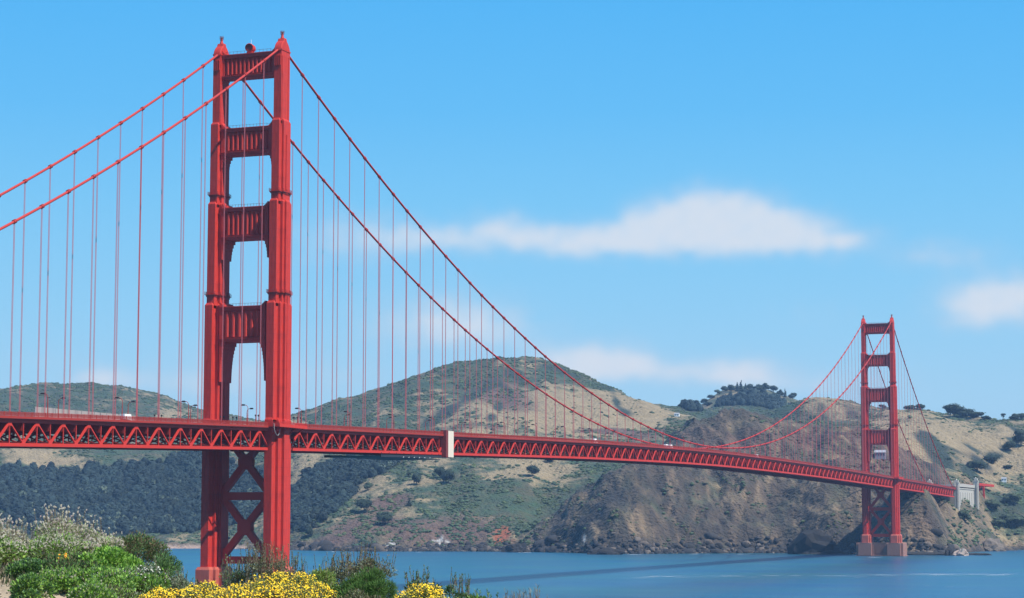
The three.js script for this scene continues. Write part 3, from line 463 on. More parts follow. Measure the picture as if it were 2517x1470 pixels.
for (const k of [-1, 1]) {
  const segs = k > 0 ? [[341, 8.6], [-12.6, -SPAN + 10], [-SPAN - 9, -1640]] : [[341, 8.6], [-8.6, -SPAN + 9], [-SPAN - 9, -1640]];
  const side = part('sidewalk', merge(segs.map(([a, b]) => sweep(k * 12.35, (z) => roadY(z) - .05, 5.4, .55, a, b))), M.steel, bridge);
  part('fascia', merge(segs.flatMap(([a, b]) => [sweep(k * 15.02, (z) => roadY(z) - .15, .14, .8, a, b), sweep(k * 14.6, (z) => roadY(z) - .75, .3, .35, a, b)])), M.darkRed, side);
  const rails = segs.flatMap(([a, b]) => [sweep(k * 14.9, (z) => roadY(z) + 1.5, .16, .14, a, b), sweep(k * 14.9, (z) => roadY(z) + .42, .1, .1, a, b), sweep(k * 14.9, (z) => roadY(z) + 1.18, .05, .06, a, b)]);
  const posts = []; for (let z = 340; z > -1640; z -= 3.81) if (!inTower(z)) posts.push(box(.2, 1.5, .2, k * 14.9, roadY(z) + .85, z));
  const pickets = []; for (let z = 340; z > -1640; z -= (z > -420 ? .30 : .6)) if (!inTower(z)) { const g = box(.05, 1.0, z > -420 ? .17 : .34, k * 14.9, roadY(z) + .88, z); pickets.push(g); }
  part('railing', merge(rails.concat(posts)), M.darkRed, side);
  part('pickets', merge(pickets), M.darkRed, side, { kind: 'stuff' });
  // balcony that leads the sidewalk round the leg of each tower
  for (const z0 of [-1.5, -SPAN]) { const h = 11.5, y = roadY(z0); const g = [box(6.2, .6, 2 * h + 1, k * 16.9, y - .05, z0), box(.14, 1.1, 2 * h + 1, k * 20.0, y + .05, z0), box(.12, .14, 2 * h + 1, k * 19.9, y + 1.5, z0), box(.12, .1, 2 * h + 1, k * 19.9, y + .7, z0)]; for (let q = -h; q <= h; q += .8) g.push(box(.06, 1.4, .3, k * 19.9, y + .8, z0 + q)); for (const q of [-h - .4, h + .4]) g.push(box(5.0, .14, .14, k * 17.4, y + 1.5, z0 + q), box(5.0, 1.0, .08, k * 17.4, y + .75, z0 + q)); for (const q of [-9.5, -3.2, 3.2, 9.5]) g.push(beam([k * 19.5, y - .5, z0 + q], [k * 14.4, y - 4.2, z0 + q], .35, .45)); part('balcony', metreUV(merge(g)), M.steel, bridge); }
}
// ================================================================ cover of the hills: woods, scrub, single trees
function lump(seed, r, sq, amp, detail = 2) { const g = mergeVertices(new THREE.IcosahedronGeometry(r, detail).deleteAttribute('uv').deleteAttribute('normal')); const P = g.attributes.position, R = rng(seed), ox = R() * 50, oy = R() * 50; for (let i = 0; i < P.count; i++) { const x = P.getX(i), y = P.getY(i), z = P.getZ(i), k = 1 + amp * (noise(x / r * 1.7 + ox + z / r, y / r * 1.7 + oy + z / r * 1.3) + .5 * noise(x / r * 4 + ox, (y + z) / r * 4 + oy)); P.setXYZ(i, x * k, y * k * sq, z * k); } g.computeVertexNormals(); const o = g.toNonIndexed(); o.setAttribute('uv', new THREE.Float32BufferAttribute(new Float32Array(o.attributes.position.count * 2), 2)); return o; }
const leafyT = canvasTex(256, 256, (u, v) => { const k = .75 + .5 * tileF(u, v, 20, 3); return [k, k, k]; });
M.scrub = std([1, 1, 1], 1); M.forest = std([1, 1, 1], 1); M.trunk = std([.10, .075, .055], .9);
// leaf-sized faces spread through crown lobes
function leafCloud(seed, lobes, n, size, out = .3) {
  const R = rng(seed), P = [], N = [];
  const tot = lobes.reduce((a, l) => a + l[3] * l[4], 0);
  for (const [x, y, z, rx, ry] of lobes) {
    const m = Math.round(n * rx * ry / tot);
    for (let i = 0; i < m; i++) {
      const a = R() * 6.2832, c = R() * 2 - 1, q = Math.sqrt(1 - c * c), rr = Math.pow(R(), .28) * (1 + (R() - .5) * out), d = new THREE.Vector3(q * Math.cos(a), c, q * Math.sin(a));
      const p = new THREE.Vector3(x + d.x * rx * rr, y + d.y * ry * rr, z + d.z * rx * rr);
      const nn = d.clone().add(new THREE.Vector3(R() - .5, R() - .2, R() - .5).multiplyScalar(1.1)).normalize();
      const t = new THREE.Vector3(R() - .5, R() - .5, R() - .5).cross(nn).normalize(), b = nn.clone().cross(t), s = size * (.6 + R() * .8);
      const v = [[-.5, -.3], [.5, -.3], [0, .7]].map(([e, f]) => p.clone().addScaledVector(t, e * s).addScaledVector(b, f * s));
      for (const w of v) { P.push(w.x, w.y, w.z); N.push(nn.x, nn.y, nn.z); }
    }
  }
  const g = new THREE.BufferGeometry(); g.setAttribute('position', new THREE.Float32BufferAttribute(P, 3)); g.setAttribute('normal', new THREE.Float32BufferAttribute(N, 3)); g.setAttribute('uv', new THREE.Float32BufferAttribute(new Float32Array(P.length / 3 * 2), 2)); return g;
}
function scatter(name, geo, mat, list, parent, extra) {                   // list of [Vector3, scale xyz, turn, colour]
  const m = new THREE.InstancedMesh(geo, mat, list.length), o = new THREE.Object3D(); m.name = name; m.castShadow = m.receiveShadow = true;
  list.forEach(([p, s, r, c], i) => { o.position.copy(p); o.scale.set(...s); if (r.isQuaternion) o.quaternion.copy(r); else o.rotation.set(0, r, 0); o.updateMatrix(); m.setMatrixAt(i, o.matrix); m.setColorAt(i, c); });
  Object.assign(m.userData, extra); parent.add(m); return m;
}
const colour = (r, g, b) => new THREE.Color().setRGB(r, g, b);
{
  const R = rng(321), lists = [[], [], []], pale = [], scrub = [[], []], dry = [];
  const cell = (s, t) => { const x = clamp((s / t / TAN + 1) / 2 * NC, 0, NC - 1), y = clamp(jOf(t), 0, NR - 1); const k = Math.round(y) * (NC + 1) + Math.round(x); return [COV[2 * k], COV[2 * k + 1]]; };
  for (let i = 0; i < 110000; i++) {
    const t = 2040 + R() * 2300, u = -250 + R() * 3000, s = (u - IW / 2) / FPX * t, h = ground(s, t); if (h < 6) continue;
    const [wood, tan] = cell(s, t); if (R() > wood * 1.2 - .25) continue;
    const k = (2.4 + R() * 2.4 + R() * R() * R() * 4.5) * (t > 3300 ? 1.35 : 1), p = world(s, t, h + k * .75), v = (.8 + R() * .4) * (1 + .45 * fbm(s / 60, t / 90 + 7, 3)), w2 = fbm(s / 25 + 3, t / 40, 2);
    (R() < .10 * smooth(60, 5, h) + .03 && t < 2900 ? pale : lists[i % 3]).push([p, [k * (.9 + R() * .5), k * (.9 + R() * .8), k * (.9 + R() * .5)], R() * 6.28, colour((.020 + .009 * w2) * v, (.037 + .008 * w2) * v, .036 * v)]);
  }
  lists.forEach((l, i) => { const f = scatter('forest', merge([lump(40 + i, .78, 1, .35, 1), leafCloud(60 + i, [[0, 0, 0, .9, .9], [.35, .35, .1, .55, .55], [-.3, .2, -.3, .6, .6]], 150, .42)]), M.forest, l, scene, { kind: 'stuff', category: 'forest', label: ['dark evergreen woods massed on the slopes left and right of the near tower', 'dark round crowns filling the wood below the left part of the deck', 'dark wooded cover in the hollows of the headland behind the near tower'][i] }); f.name = numbered('forest'); });
  pale.forEach((q) => q[3].setRGB(.09, .12, .085));
  const pf = scatter('woodland_edge', leafCloud(71, [[0, 0, 0, .8, 1], [.3, .5, 0, .5, .5]], 160, .4), M.forest, pale, scene, { kind: 'stuff', category: 'woodland', label: 'paler grey-green crowns scattered through the dark wood above the beach' });
  for (let i = 0; i < 150000; i++) {
    const t = 2040 + Math.pow(R(), 1.3) * 2000, u = -150 + R() * 2800, s = (u - IW / 2) / FPX * t, h = ground(s, t); if (h < 5) continue;
    const [wood, tan] = cell(s, t); const cl = cliffMask(s, t), clump = fbm(s / 22 + 9, t / 30, 3) + .5 * fbm(s / 90, t / 120 + 3, 2);
    if (R() < tan * .93 || clump < (cl > .4 ? .10 : -.15) + R() * .25 || R() < wood * .8) continue;
    const k = (.9 + R() * R() * 2.2) * (cl > .4 ? .85 : 1.1), v = .75 + R() * .6, w = fbm(s / 60, t / 70 + 20, 2);
    const c = colour(mix(.042, .075, w + .5) * v, mix(.075, .10, w + .5) * v, .042 * v);
    if (cl > .4 && R() < .45) c.setRGB(.085 * v, .075 * v, .05 * v);
    scrub[i & 1].push([world(s, t, h + k * .15), [k * 1.25, k * (.55 + R() * .35), k * 1.25], R() * 6.28, c]);
  }
  for (let k = 0; k < 2; k++) { const m = scatter('coastal_scrub', merge([lump(80 + k, .8, 1, .4, 1), leafCloud(90 + k, [[0, 0, 0, .95, .9]], 40, .5)]), M.scrub, scrub[k], scene, { kind: 'stuff', category: 'scrub', label: ['low green coastal scrub dotted over the hills across the water', 'bushy grey-green scrub growing over the headland slopes and cliffs'][k] }); m.name = numbered('coastal_scrub'); }
}
// single trees that can be told apart: [u, v of foot, width px, height px, kind, label]
const barkM = M.trunk, crownM = [std([.018, .032, .02], 1), std([.016, .03, .022], 1), std([.045, .065, .035], 1)];
function tree(u, v, w, hgt, kind, label, tmin = 2000, group = 'single trees on the headlands') {
  let g = hit(u, v, tmin); if (!g.ok || g.h < 4) { for (let dv = 2; dv < 60 && !(g = hit(u, v + dv, tmin)).ok; dv += 2); }
  const k = g.t / FPX, W = w * k * (tmin > 3500 ? .82 : 1), Hh = hgt * k * (tmin > 3500 ? .78 : 1), t = thing('tree', label, 'tree', world(g.s, g.t, g.h - .4).toArray(), u * 1.7, group), R = rng(Math.round(u * 7 + v)), lobes = [];
  part('trunk', merge([new THREE.CylinderGeometry(Hh * .015, Hh * .035, Hh * .55, 7).translate(0, Hh * .27, 0), ...[0, 2.1, 4.3].map((a) => rod([0, Hh * .35, 0], [Math.cos(a) * W * .3, Hh * .68, Math.sin(a) * W * .3], Hh * .016, Hh * .006))]), barkM, t);
  if (kind === 1) { for (let i = 0; i < 6; i++) { const f = i / 5; lobes.push([(R() - .5) * W * .12, Hh * (.16 + .78 * f), (R() - .5) * W * .12, W * .5 * (1 - f * .88), Hh * .11]); } }
  else if (kind === 3) { lobes.push([W * .1, Hh * .85, 0, W * .4, Hh * .13], [-W * .25, Hh * .66, 0, W * .2, Hh * .08], [W * .2, Hh * .6, 0, W * .16, Hh * .06]); }
  else { const n = 6; for (let i = 0; i < n; i++) { const a = i / n * 6.28 + R(), q = .26 + R() * .12; lobes.push([Math.cos(a) * W * .25, Hh * (.36 + R() * .34), Math.sin(a) * W * .25, W * q, Hh * (.22 + R() * .1)]); } lobes.push([0, Hh * .68, 0, W * .3, Hh * .28]); }
  const core = lobes.map(([x, y, z, a, b], i) => { const L = lump(u + i, 1, 1, .25, 1); L.scale(a * .74, b * .74, a * .74).translate(x, y, z); return L; });
  part('crown', merge([...core, leafCloud(u + 3, lobes, 700, W * .085, .35)]), crownM[kind === 1 ? 1 : kind === 2 ? 2 : 0], t);
  return t;
}
for (const a of [
  [1310, 1171, 33, 30, 0, 'lone dark round tree standing on the tan grass patch below the deck'],
  [1352, 1135, 26, 16, 0, 'low dark tree half hidden under the deck above the tan patch'],
  [1102, 1192, 38, 42, 0, 'largest dark tree of the pair at the right edge of the wood'],
  [1082, 1176, 26, 32, 0, 'smaller dark tree just left of the largest tree at the wood edge'],
  [1024, 1192, 24, 34, 0, 'dark oval tree on the tan slope left of the pair of trees'],
  [1005, 1172, 12, 12, 0, 'small round tree above the oval tree on the tan slope'],
  [895, 1262, 40, 38, 0, 'dark tree on the slope left of the pink outcrop'],
  [1006, 1246, 16, 18, 1, 'small pointed tree right of the pink rock outcrop'],
  [946, 1290, 40, 36, 0, 'dark tree low on the slope below the pink outcrop'],
  [760, 1322, 22, 34, 0, 'dark tree near the shore just right of the near tower'],
  [905, 1205, 24, 22, 2, 'light green tree at the lower edge of the wood']]) tree(...a);
// the wood along the skyline of the far hill
{ const R = rng(8); let i = 0; for (const [u, w, h, k] of [[1672, 16, 13, 0], [1684, 18, 22, 0], [1696, 20, 18, 0], [1712, 22, 16, 0], [1730, 24, 20, 0], [1748, 24, 15, 0], [1764, 20, 18, 2], [1782, 24, 20, 0], [1798, 24, 26, 0], [1812, 20, 30, 1], [1822, 20, 36, 1], [1833, 20, 27, 1], [1846, 26, 28, 0], [1864, 26, 26, 0], [1882, 26, 30, 0], [1902, 26, 26, 0], [1918, 22, 24, 0], [1930, 14, 28, 1], [1948, 26, 24, 0], [1740, 26, 14, 0], [1870, 30, 18, 0], [1905, 30, 18, 0], [1835, 34, 18, 0]]) { let v = 960; while (v < 1040 && !hit(u, v, 3600).ok) v += 1; tree(u, v + 3 + (i > 18 ? 12 : 0), w, h, k, k === 1 ? ['shorter left', 'tallest middle', 'shorter right', '', '', '', '', '', 'lone small right-hand'][i - 9] + ' pointed conifer in the far skyline wood' : i > 18 ? `dark round tree on the slope just below the far skyline wood, ${['left', 'second', 'third', 'right'][i - 19]} one of four` : `dark round tree in the far skyline wood, ${['first', 'second', 'third', 'fourth', 'fifth', 'sixth', 'seventh', 'eighth', 'ninth', '', '', '', 'first right', 'second right', 'third right', 'fourth right', 'fifth right', '', 'last'][i]} ${i > 11 && i < 17 ? 'of the conifers' : i > 17 ? 'on the right' : 'from the left'}`, 3600, 'trees of the skyline wood'); i++; } }
{ const S = (u, w, h, k, label, dv = 3, g) => { let v = 980; while (v < 1110 && !hit(u, v, 2600).ok) v += 1; tree(u, v + dv, w, h, k, label, 2600, g ?? 'trees on the right-hand ridge'); };
  S(2236, 30, 14, 0, 'low dark tree on the ridge just right of the far tower'); S(2262, 26, 16, 0, 'rounded dark tree on the ridge between far tower and cable'); S(2170, 20, 12, 0, 'small dark tree on the skyline seen between the far tower legs');
  S(2345, 52, 34, 0, 'biggest dark tree on the right-hand ridge', 5); S(2372, 40, 20, 0, 'dark tree joined to the right of the biggest ridge tree', 4); S(2400, 40, 14, 0, 'low flat dark tree right of the biggest ridge tree'); S(2424, 24, 12, 0, 'lowest dark tree at the end of the ridge clump');
  S(2466, 16, 20, 3, 'thin bare leaning tree alone on the ridge', 1); S(2494, 26, 20, 0, 'round dark tree near the right end of the ridge'); S(2514, 26, 18, 0, 'dark tree on the ridge at the very right edge');
  for (const [u, v, w, h, l] of [[2510, 1096, 40, 46, 'dark tree on the slope below the right end of the ridge'], [2480, 1110, 34, 26, 'dark bush-like tree left of the dark tree below the ridge end'], [2436, 1138, 40, 24, 'dark oval tree in the middle of the right-hand slope'], [2400, 1160, 50, 30, 'dark spreading tree in the gully of the right-hand slope'], [2478, 1152, 24, 10, 'low dark bush-like tree alone on tan grass at right'], [2372, 1283, 30, 34, 'dark rounded tree in front of the concrete anchorage'], [2440, 1256, 44, 26, 'green tree on the slope right of the red viaduct pier'], [2490, 1240, 46, 30, 'green tree high on the green slope at right edge'], [2495, 1290, 60, 26, 'green spreading tree above the shore at right edge'], [2453, 1298, 44, 20, 'low green tree by the shore right of the anchorage']]) tree(u, v, w, h, v > 1230 ? 2 : 0, l, 2050); }

// ================================================================ north end: concrete anchorage, pylons, viaduct
{
  const t = thing('bridge_anchorage', 'pale concrete anchorage between two pylons at the far end of the deck', 'anchorage', [0, 0, -1632]);
  const g = (z) => { const [s, q] = local(6, z); return Math.min(38, ground(s, q) - 3); };
  for (const [z, h, n] of [[-3, 74.5, 0], [-142, 79, 1]]) {
    for (const k of [-1, 1]) { const p = part('pylon', metreUV(merge([box(5.4, h - 20, 8, k * 15, (h + 20) / 2, z), box(6.2, 1.2, 8.8, k * 15, h + .3, z), box(4, 2.6, 5, k * 15, h + 2.4, z), box(1.2, h - 24, .7, k * 15 - 1.4, (h + 20) / 2, z + 4.2), box(1.2, h - 24, .7, k * 15 + 1.4, (h + 20) / 2, z + 4.2), box(.7, h - 24, 1.3, k * 15 + 2.8, (h + 20) / 2, z)])), M.concrete, t); part('pylon_top', new THREE.ConeGeometry(1.3, 1.6, 4).rotateY(.785).translate(k * 15, h + 4.4, z), M.concrete, p); }
  }
  const w = part('wall', metreUV(merge([box(27, 42, 124, 0, 48, -72), box(28.2, 1.2, 126, 0, 69.3, -72)])), M.concrete, t);
  for (let i = 0; i < 7; i++) part('buttress', box(.8, 38, 2.4, 13.7, 46, -22 - i * 16), M.concrete, w);
  part('deck', merge([box(29, 2.2, 160, 0, 72.2, -74), box(.25, 1.2, 160, 14.3, 74, -74), box(.25, 1.2, 160, -14.3, 74, -74)]), M.concrete, t);
  const v = thing('steel_viaduct', 'short red steel viaduct with a slender pier behind the concrete anchorage', 'viaduct', [0, 0, -1790]);
  part('deck', merge([box(24, 1.6, 120, 6, 75, -50), box(24, 3.2, .8, 6, 73, -3), box(.3, 1.3, 120, 18, 76.3, -50)]), M.steel, v);
  for (const x of [13, 19]) part('pier_leg', beam([x, 30, -22], [x * .95, 74, -22], 2.2, 2.2), M.steel, v);
  for (const y of [44, 58]) part('pier_brace', box(6, 1.2, 1, 16, y, -22), M.steel, v);
}
// pale pier house under the end of the viaduct
function house(name, label, u, v, wpx, hpx, tmin, wall, roof, nw) {
  const g = hit(u, v, tmin), k = g.t / FPX, W = wpx * k, Hh = hpx * k, D = W * .7, t = thing(name, label, 'house', world(g.s, g.t, g.h - 1).toArray(), YAW - .25);
  part('wall', box(W, Hh + 1, D, 0, (Hh + 1) / 2, 0), wall, t);
  const sh = new THREE.Shape(); sh.moveTo(-D * .58, 0); sh.lineTo(0, Hh * .45); sh.lineTo(D * .58, 0); sh.lineTo(-D * .58, 0);
  part('roof', new THREE.ExtrudeGeometry(sh, { depth: W * 1.06, bevelEnabled: false }).rotateY(Math.PI / 2).translate(-W * .53, Hh + 1, 0), roof, t);
  for (let i = 0; i < nw; i++) part('window', box(W / nw * .4, Hh * .35, .3, (i + .5) / nw * W - W / 2, Hh * .6 + 1, D / 2 + .1), M.glass, t);
  return t;
}
const roofM = std([.30, .31, .33], .8), wallM = std([.20, .22, .25], .8);
house('house', 'white house seen between the legs of the far tower', 2164, 1128, 26, 14, 2350, wallM, roofM, 4);
house('house', 'small white house on the saddle left of the wooded skyline', 1664, 1024, 12, 6, 3000, M.white, roofM, 2);
house('house', 'tiny white house at the foot of the right-hand slope', 2468, 1186, 12, 7, 2400, M.white, roofM, 2);

// ---- rocks at the foot of the far tower, light station, shore
const rockM = new THREE.MeshStandardMaterial({ color: colour(.022, .021, .022), roughness: .95, map: landT });
const rockPale = std([.36, .29, .25], .95, { map: landT }), rockTan = std([.17, .14, .115], .95, { map: landT });
function rockGeo(seed, w, h, d) { const g = lump(seed, 1, 1, .42, 3); const P = g.attributes.position; for (let i = 0; i < P.count; i++) { P.setXYZ(i, P.getX(i) * w, P.getY(i) * h, P.getZ(i) * d); } const o = metreUV(g.toNonIndexed ? g : g, 1 / 30); o.computeVertexNormals(); return o; }
function rock(label, u, v, t, w, h, d, mat, seed) { const p = at(u, v, t), o = part('rock', rockGeo(seed, w, h, d), mat, scene); o.name = numbered('rock'); o.position.copy(world(p.s, t, .2)); o.userData = { label, category: 'rock', group: 'rocks off the point' }; return o; }
rock('dark rock stack at the water just right of the far tower', 2334, 1362, 2060, 5, 8.2, 5, rockM, 11);
rock('low dark reef right of the reddish pale rock', 2400, 1360, 2080, 15, 1.8, 5, rockM, 12);
rock('reddish pale rock right of the dark rock stack by the far tower', 2362, 1364, 2055, 7.5, 5.2, 6, rockPale, 13);
rock('grey rock hump on the shore right of the concrete anchorage', 2437, 1348, 2330, 14, 13, 10, rockTan, 14);
rock('long low dark rock shelf between tower pier and rock stack', 2275, 1366, 2085, 27, 2.6, 6, rockM, 15);
rock('dark rock shelf under the shaded cliff left of the far pier', 2040, 1364, 2120, 30, 3.2, 8, rockM, 16);
rock('big black rock outcrop at the cliff foot left of the far pier', 2003, 1366, 2135, 25, 21, 14, rockM, 19);
rock('dark boulder point at the foot of the brown cliff', 1488, 1362, 2120, 16, 6, 8, rockM, 17);
rock('dark rock knob below the rusty bare slope', 1270, 1352, 2260, 14, 9, 8, rockM, 18);
rock('grey-white rock lump on top of the reddish pale rock', 2364, 1352, 2052, 3.0, 6.2, 3.0, std([.30, .28, .26], .95, { map: landT }), 21);
{ // boulders and wet rock along the foot of the far shore
  const R = rng(71), list = [];
  for (let i = 0; i < 1500; i++) {
    const u = 735 + R() * 1620, x = (u - IW / 2) / FPX; let t = 2020; while (t < 2600 && ground(x * t, t) < .6) t += 3; if (t > 2590) continue;
    const big = Math.max(0, fbm(u / 60, 4.2, 3) + .25), k = .8 + R() * 1.6 + R() * R() * 9 * big, tt = t - 4 + R() * R() * 22, v = .7 + R() * .6;
    list.push([world(x * tt, tt, Math.max(-.3, ground(x * tt, tt) - .2)), [k * (1 + R()), k * (.6 + R() * .6), k], R() * 6.28, R() < .2 ? colour(.10 * v, .08 * v, .065 * v) : colour(.026 * v, .025 * v, .026 * v)]);
  }
  scatter('shore_rocks', lump(33, 1, 1, .45, 1), M.scrub, list, scene, { kind: 'stuff', category: 'rocks', label: 'dark wet boulders strung along the waterline of the far cliffs' });
}
{ // surf along the far shore and streaks of foam
  const R = rng(44), pos = [], foam = (u, v, len, wid) => { const h = -(v - (IH / 2 + FPX * Math.tan(PITCH))) ; const t = EYE.y * FPX / (v - 1273.2), p = at(u, v, t); const k = t / FPX, n = 10; for (let i = 0; i < n; i++) { const f0 = i / n - .5, f1 = (i + 1) / n - .5, w0 = wid * (1 - 4 * f0 * f0) * (.5 + R()), w1 = wid * (1 - 4 * f1 * f1) * (.5 + R()), a = world(p.s + f0 * len * k, t - w0, .06), b = world(p.s + f1 * len * k, t - w1, .06), c = world(p.s + f1 * len * k, t + w1, .06), d = world(p.s + f0 * len * k, t + w0, .06); for (const q of [a, b, c, a, c, d]) pos.push(q.x, q.y, q.z); } };
  for (const [u, v, l, w] of [[1390, 1355.5, 110, 5], [1450, 1358.5, 40, 4], [1560, 1362, 40, 3], [1720, 1361, 60, 4], [1800, 1361.5, 90, 3], [820, 1355.5, 14, 8], [1030, 1356.5, 20, 3], [2150, 1369, 40, 2], [400, 1349.5, 60, 6], [1290, 1357, 40, 3]]) foam(u, v, l, w);
  for (let i = 0; i < 46; i++) { const u = 1500 + R() * 1000; foam(u, 1417 - (u - 1500) * .007 + (R() - .5) * 5, 14 + R() * 60, .25 + R() * .5); }
  for (let i = 0; i < 12; i++) { const u = 2150 + R() * 400; foam(u, 1410 + (R() - .5) * 3, 60 + R() * 90, .3 + R() * .4); }
  for (let i = 0; i < 22; i++) foam(1150 + R() * 1300, 1375 + R() * 70, 8 + R() * 20, .15 + R() * .3);
  const g = new THREE.BufferGeometry(); g.setAttribute('position', new THREE.Float32BufferAttribute(pos, 3)); g.computeVertexNormals(); g.setAttribute('uv', new THREE.Float32BufferAttribute(new Float32Array(pos.length / 3 * 2), 2));
  part('foam', g, std([.72, .76, .78], .9), scene, { kind: 'stuff', category: 'foam', label: 'white surf and thin foam streaks on the strait' });
}

// ================================================================ things on the bridge
{ // street lamps: pole, curved arm, lantern; east row leans west, west row leans east
  const lampM = M.darkRed, arm = new THREE.CatmullRomCurve3([[0, 6.0, 0], [-.1, 7.3, 0], [-.7, 8.0, 0], [-1.7, 8.15, 0]].map((p) => new THREE.Vector3(...p)));
  const L = thing('street_lamp', 'red street lamp with a curved arm on the near rail, left of the near tower', 'street lamp', [0, 0, 0], 0, 'street lamps along the near rail, left of the near tower');
  part('pole', merge([new THREE.CylinderGeometry(.12, .2, 6.2, 8).translate(0, 3.1, 0), new THREE.CylinderGeometry(.3, .36, 1.0, 8).translate(0, .5, 0)]), lampM, L);
  part('arm', new THREE.TubeGeometry(arm, 12, .1, 6), lampM, L);
  const ln = part('lantern', merge([box(1.5, .32, .6, -2.1, 8.1, 0), box(1.1, .25, .45, -2.1, 8.35, 0)]), M.black, L); part('lens', box(1.1, .1, .42, -2.1, 7.9, 0), std([.5, .5, .45], .3), ln);
  let first = true; const nth = {};
  for (const side of [1, -1]) for (let k = -3; k <= 38; k++) {
    const z = (side > 0 ? 64.9 : 26.5) - 46.0 * k; if (z < -1600 || z > 205) continue; if (Math.abs(z) < 9 || Math.abs(z + SPAN) < 12) continue;
    const ORD = ['first', 'second', 'third', 'fourth', 'fifth', 'sixth', 'seventh', 'eighth', 'ninth', 'tenth', 'eleventh', 'twelfth'];
    const zone = z > 8 ? 'left of the near tower' : z > -172 ? 'between the near tower and the cream enclosure' : z > -640 ? 'from the cream enclosure to the low point of the cables' : z > -SPAN ? 'from the low point of the cables to the far tower' : 'beyond the far tower';
    const row = side > 0 ? 'near' : 'far', dir = z > 8 ? 'left' : 'right'; nth[row + dir] = (nth[row + dir] ?? 0) + 1; const c0 = z > 8 ? Math.round((z - (side > 0 ? 18.9 : 26.5)) / 46) : nth[row + dir] - 1;
    const label = c0 < 12 ? `red street lamp on the ${row} rail, ${ORD[c0]} one ${dir} of the near tower` : `small far street lamp on the ${row} rail, ${z > -SPAN ? 'near the low cables or far tower' : 'beyond the far tower'}`, group = c0 < 12 ? 'street lamps along the deck' : `far street lamps on the ${row} rail, ${z > -SPAN ? 'before' : 'beyond'} the far tower`;
    const o = first ? L : copy(L, label, group); first = false; o.userData.label = label; o.userData.group = group;
    o.position.set(side * 10.5, roadY(z), z); o.rotation.y = side > 0 ? 0 : Math.PI;
  }
}
{ // short posts with round heads by the near tower
  const P = thing('signal_post', 'short dark post with a round head beside the near tower', 'post', [0, 0, 0], 0, 'short posts beside the near tower');
  part('pole', new THREE.CylinderGeometry(.1, .12, 3.4, 6).translate(0, 1.7, 0), M.darkSteel, P); part('head', merge([new THREE.CylinderGeometry(.36, .22, .5, 8).translate(0, 3.55, 0), new THREE.ConeGeometry(.42, .3, 8).translate(0, 3.95, 0)]), M.black, P);
  [[-9.6, 4], [-9.6, 1.5], [-9.6, -6], [-9.6, -9], [10.2, 12], [10.2, 9.6], [10.2, -21], [10.2, -24], [10.2, -27.2], [-9.6, 52], [-9.6, 55], [-9.6, 50]].forEach(([x, z], i) => { const o = i ? copy(P) : P, G = i < 4 ? 0 : i < 9 ? 1 : 2, nn = [i, 8 - i, i - 9][G]; o.userData.label = `short dark post, ${['first', 'second', 'third', 'fourth', 'fifth'][[i, i - 4, [1, 0, 2][i - 9] ?? 0][G]]} of those ${['between the legs', 'right', 'left'][G]} of the near tower`; o.position.set(x, roadY(z) + (i < 9 ? .6 : 0), z); });
}
{ // pale screen along the far walk
  const t = thing('work_screen', 'long pale grey screen along the far walk, left of the near tower', 'screen', [0, 0, 0]);
  const n = 16, za = 127, zb = 60; for (let i = 0; i < n; i++) { const z0 = za + (zb - za) * i / n, z1 = za + (zb - za) * (i + 1) / n, h = 4.1 - 1.8 * i / n; part('panel', box(.12, h, Math.abs(z1 - z0) - .12, -14.4, roadY(z0) + 1.0 + h / 2, (z0 + z1) / 2), std([.27, .255, .24], .9), t); part('post', box(.16, h + .3, .16, -14.25, roadY(z0) + 1.0 + h / 2, z0), M.grey, t); }
}
// vehicles
const tyreM = std([.03, .03, .03], .9);
function wheels(t, list, r) { const g = new THREE.CylinderGeometry(r, r, .28, 14).rotateZ(Math.PI / 2); for (const [x, z] of list) { const w = part('wheel', g, tyreM, t); w.position.set(x, r, z); part('rim', new THREE.CylinderGeometry(r * .55, r * .55, .3, 10).rotateZ(Math.PI / 2), M.grey, w); } }
{
  const t = thing('box_truck', 'white box truck driving over the deck left of the near tower', 'truck', [3.4, roadY(96), 96.5]);
  part('cargo_box', merge([box(2.5, 2.5, 5.4, 0, 2.3, .6)]), M.white, t); const c = part('cab', merge([box(2.2, 1.5, 1.9, 0, 1.35, -3.0), box(2.1, .8, 1.2, 0, 2.4, -2.8)]), M.white, t); part('windscreen', box(1.9, .7, .06, 0, 2.3, -3.42), M.glass, c); part('chassis', box(2.0, .3, 7, 0, .6, -.3), M.black, t);
  wheels(t, [[-1, -2.8], [1, -2.8], [-1, 1.8], [1, 1.8]], .45); t.scale.setScalar(.8);
}
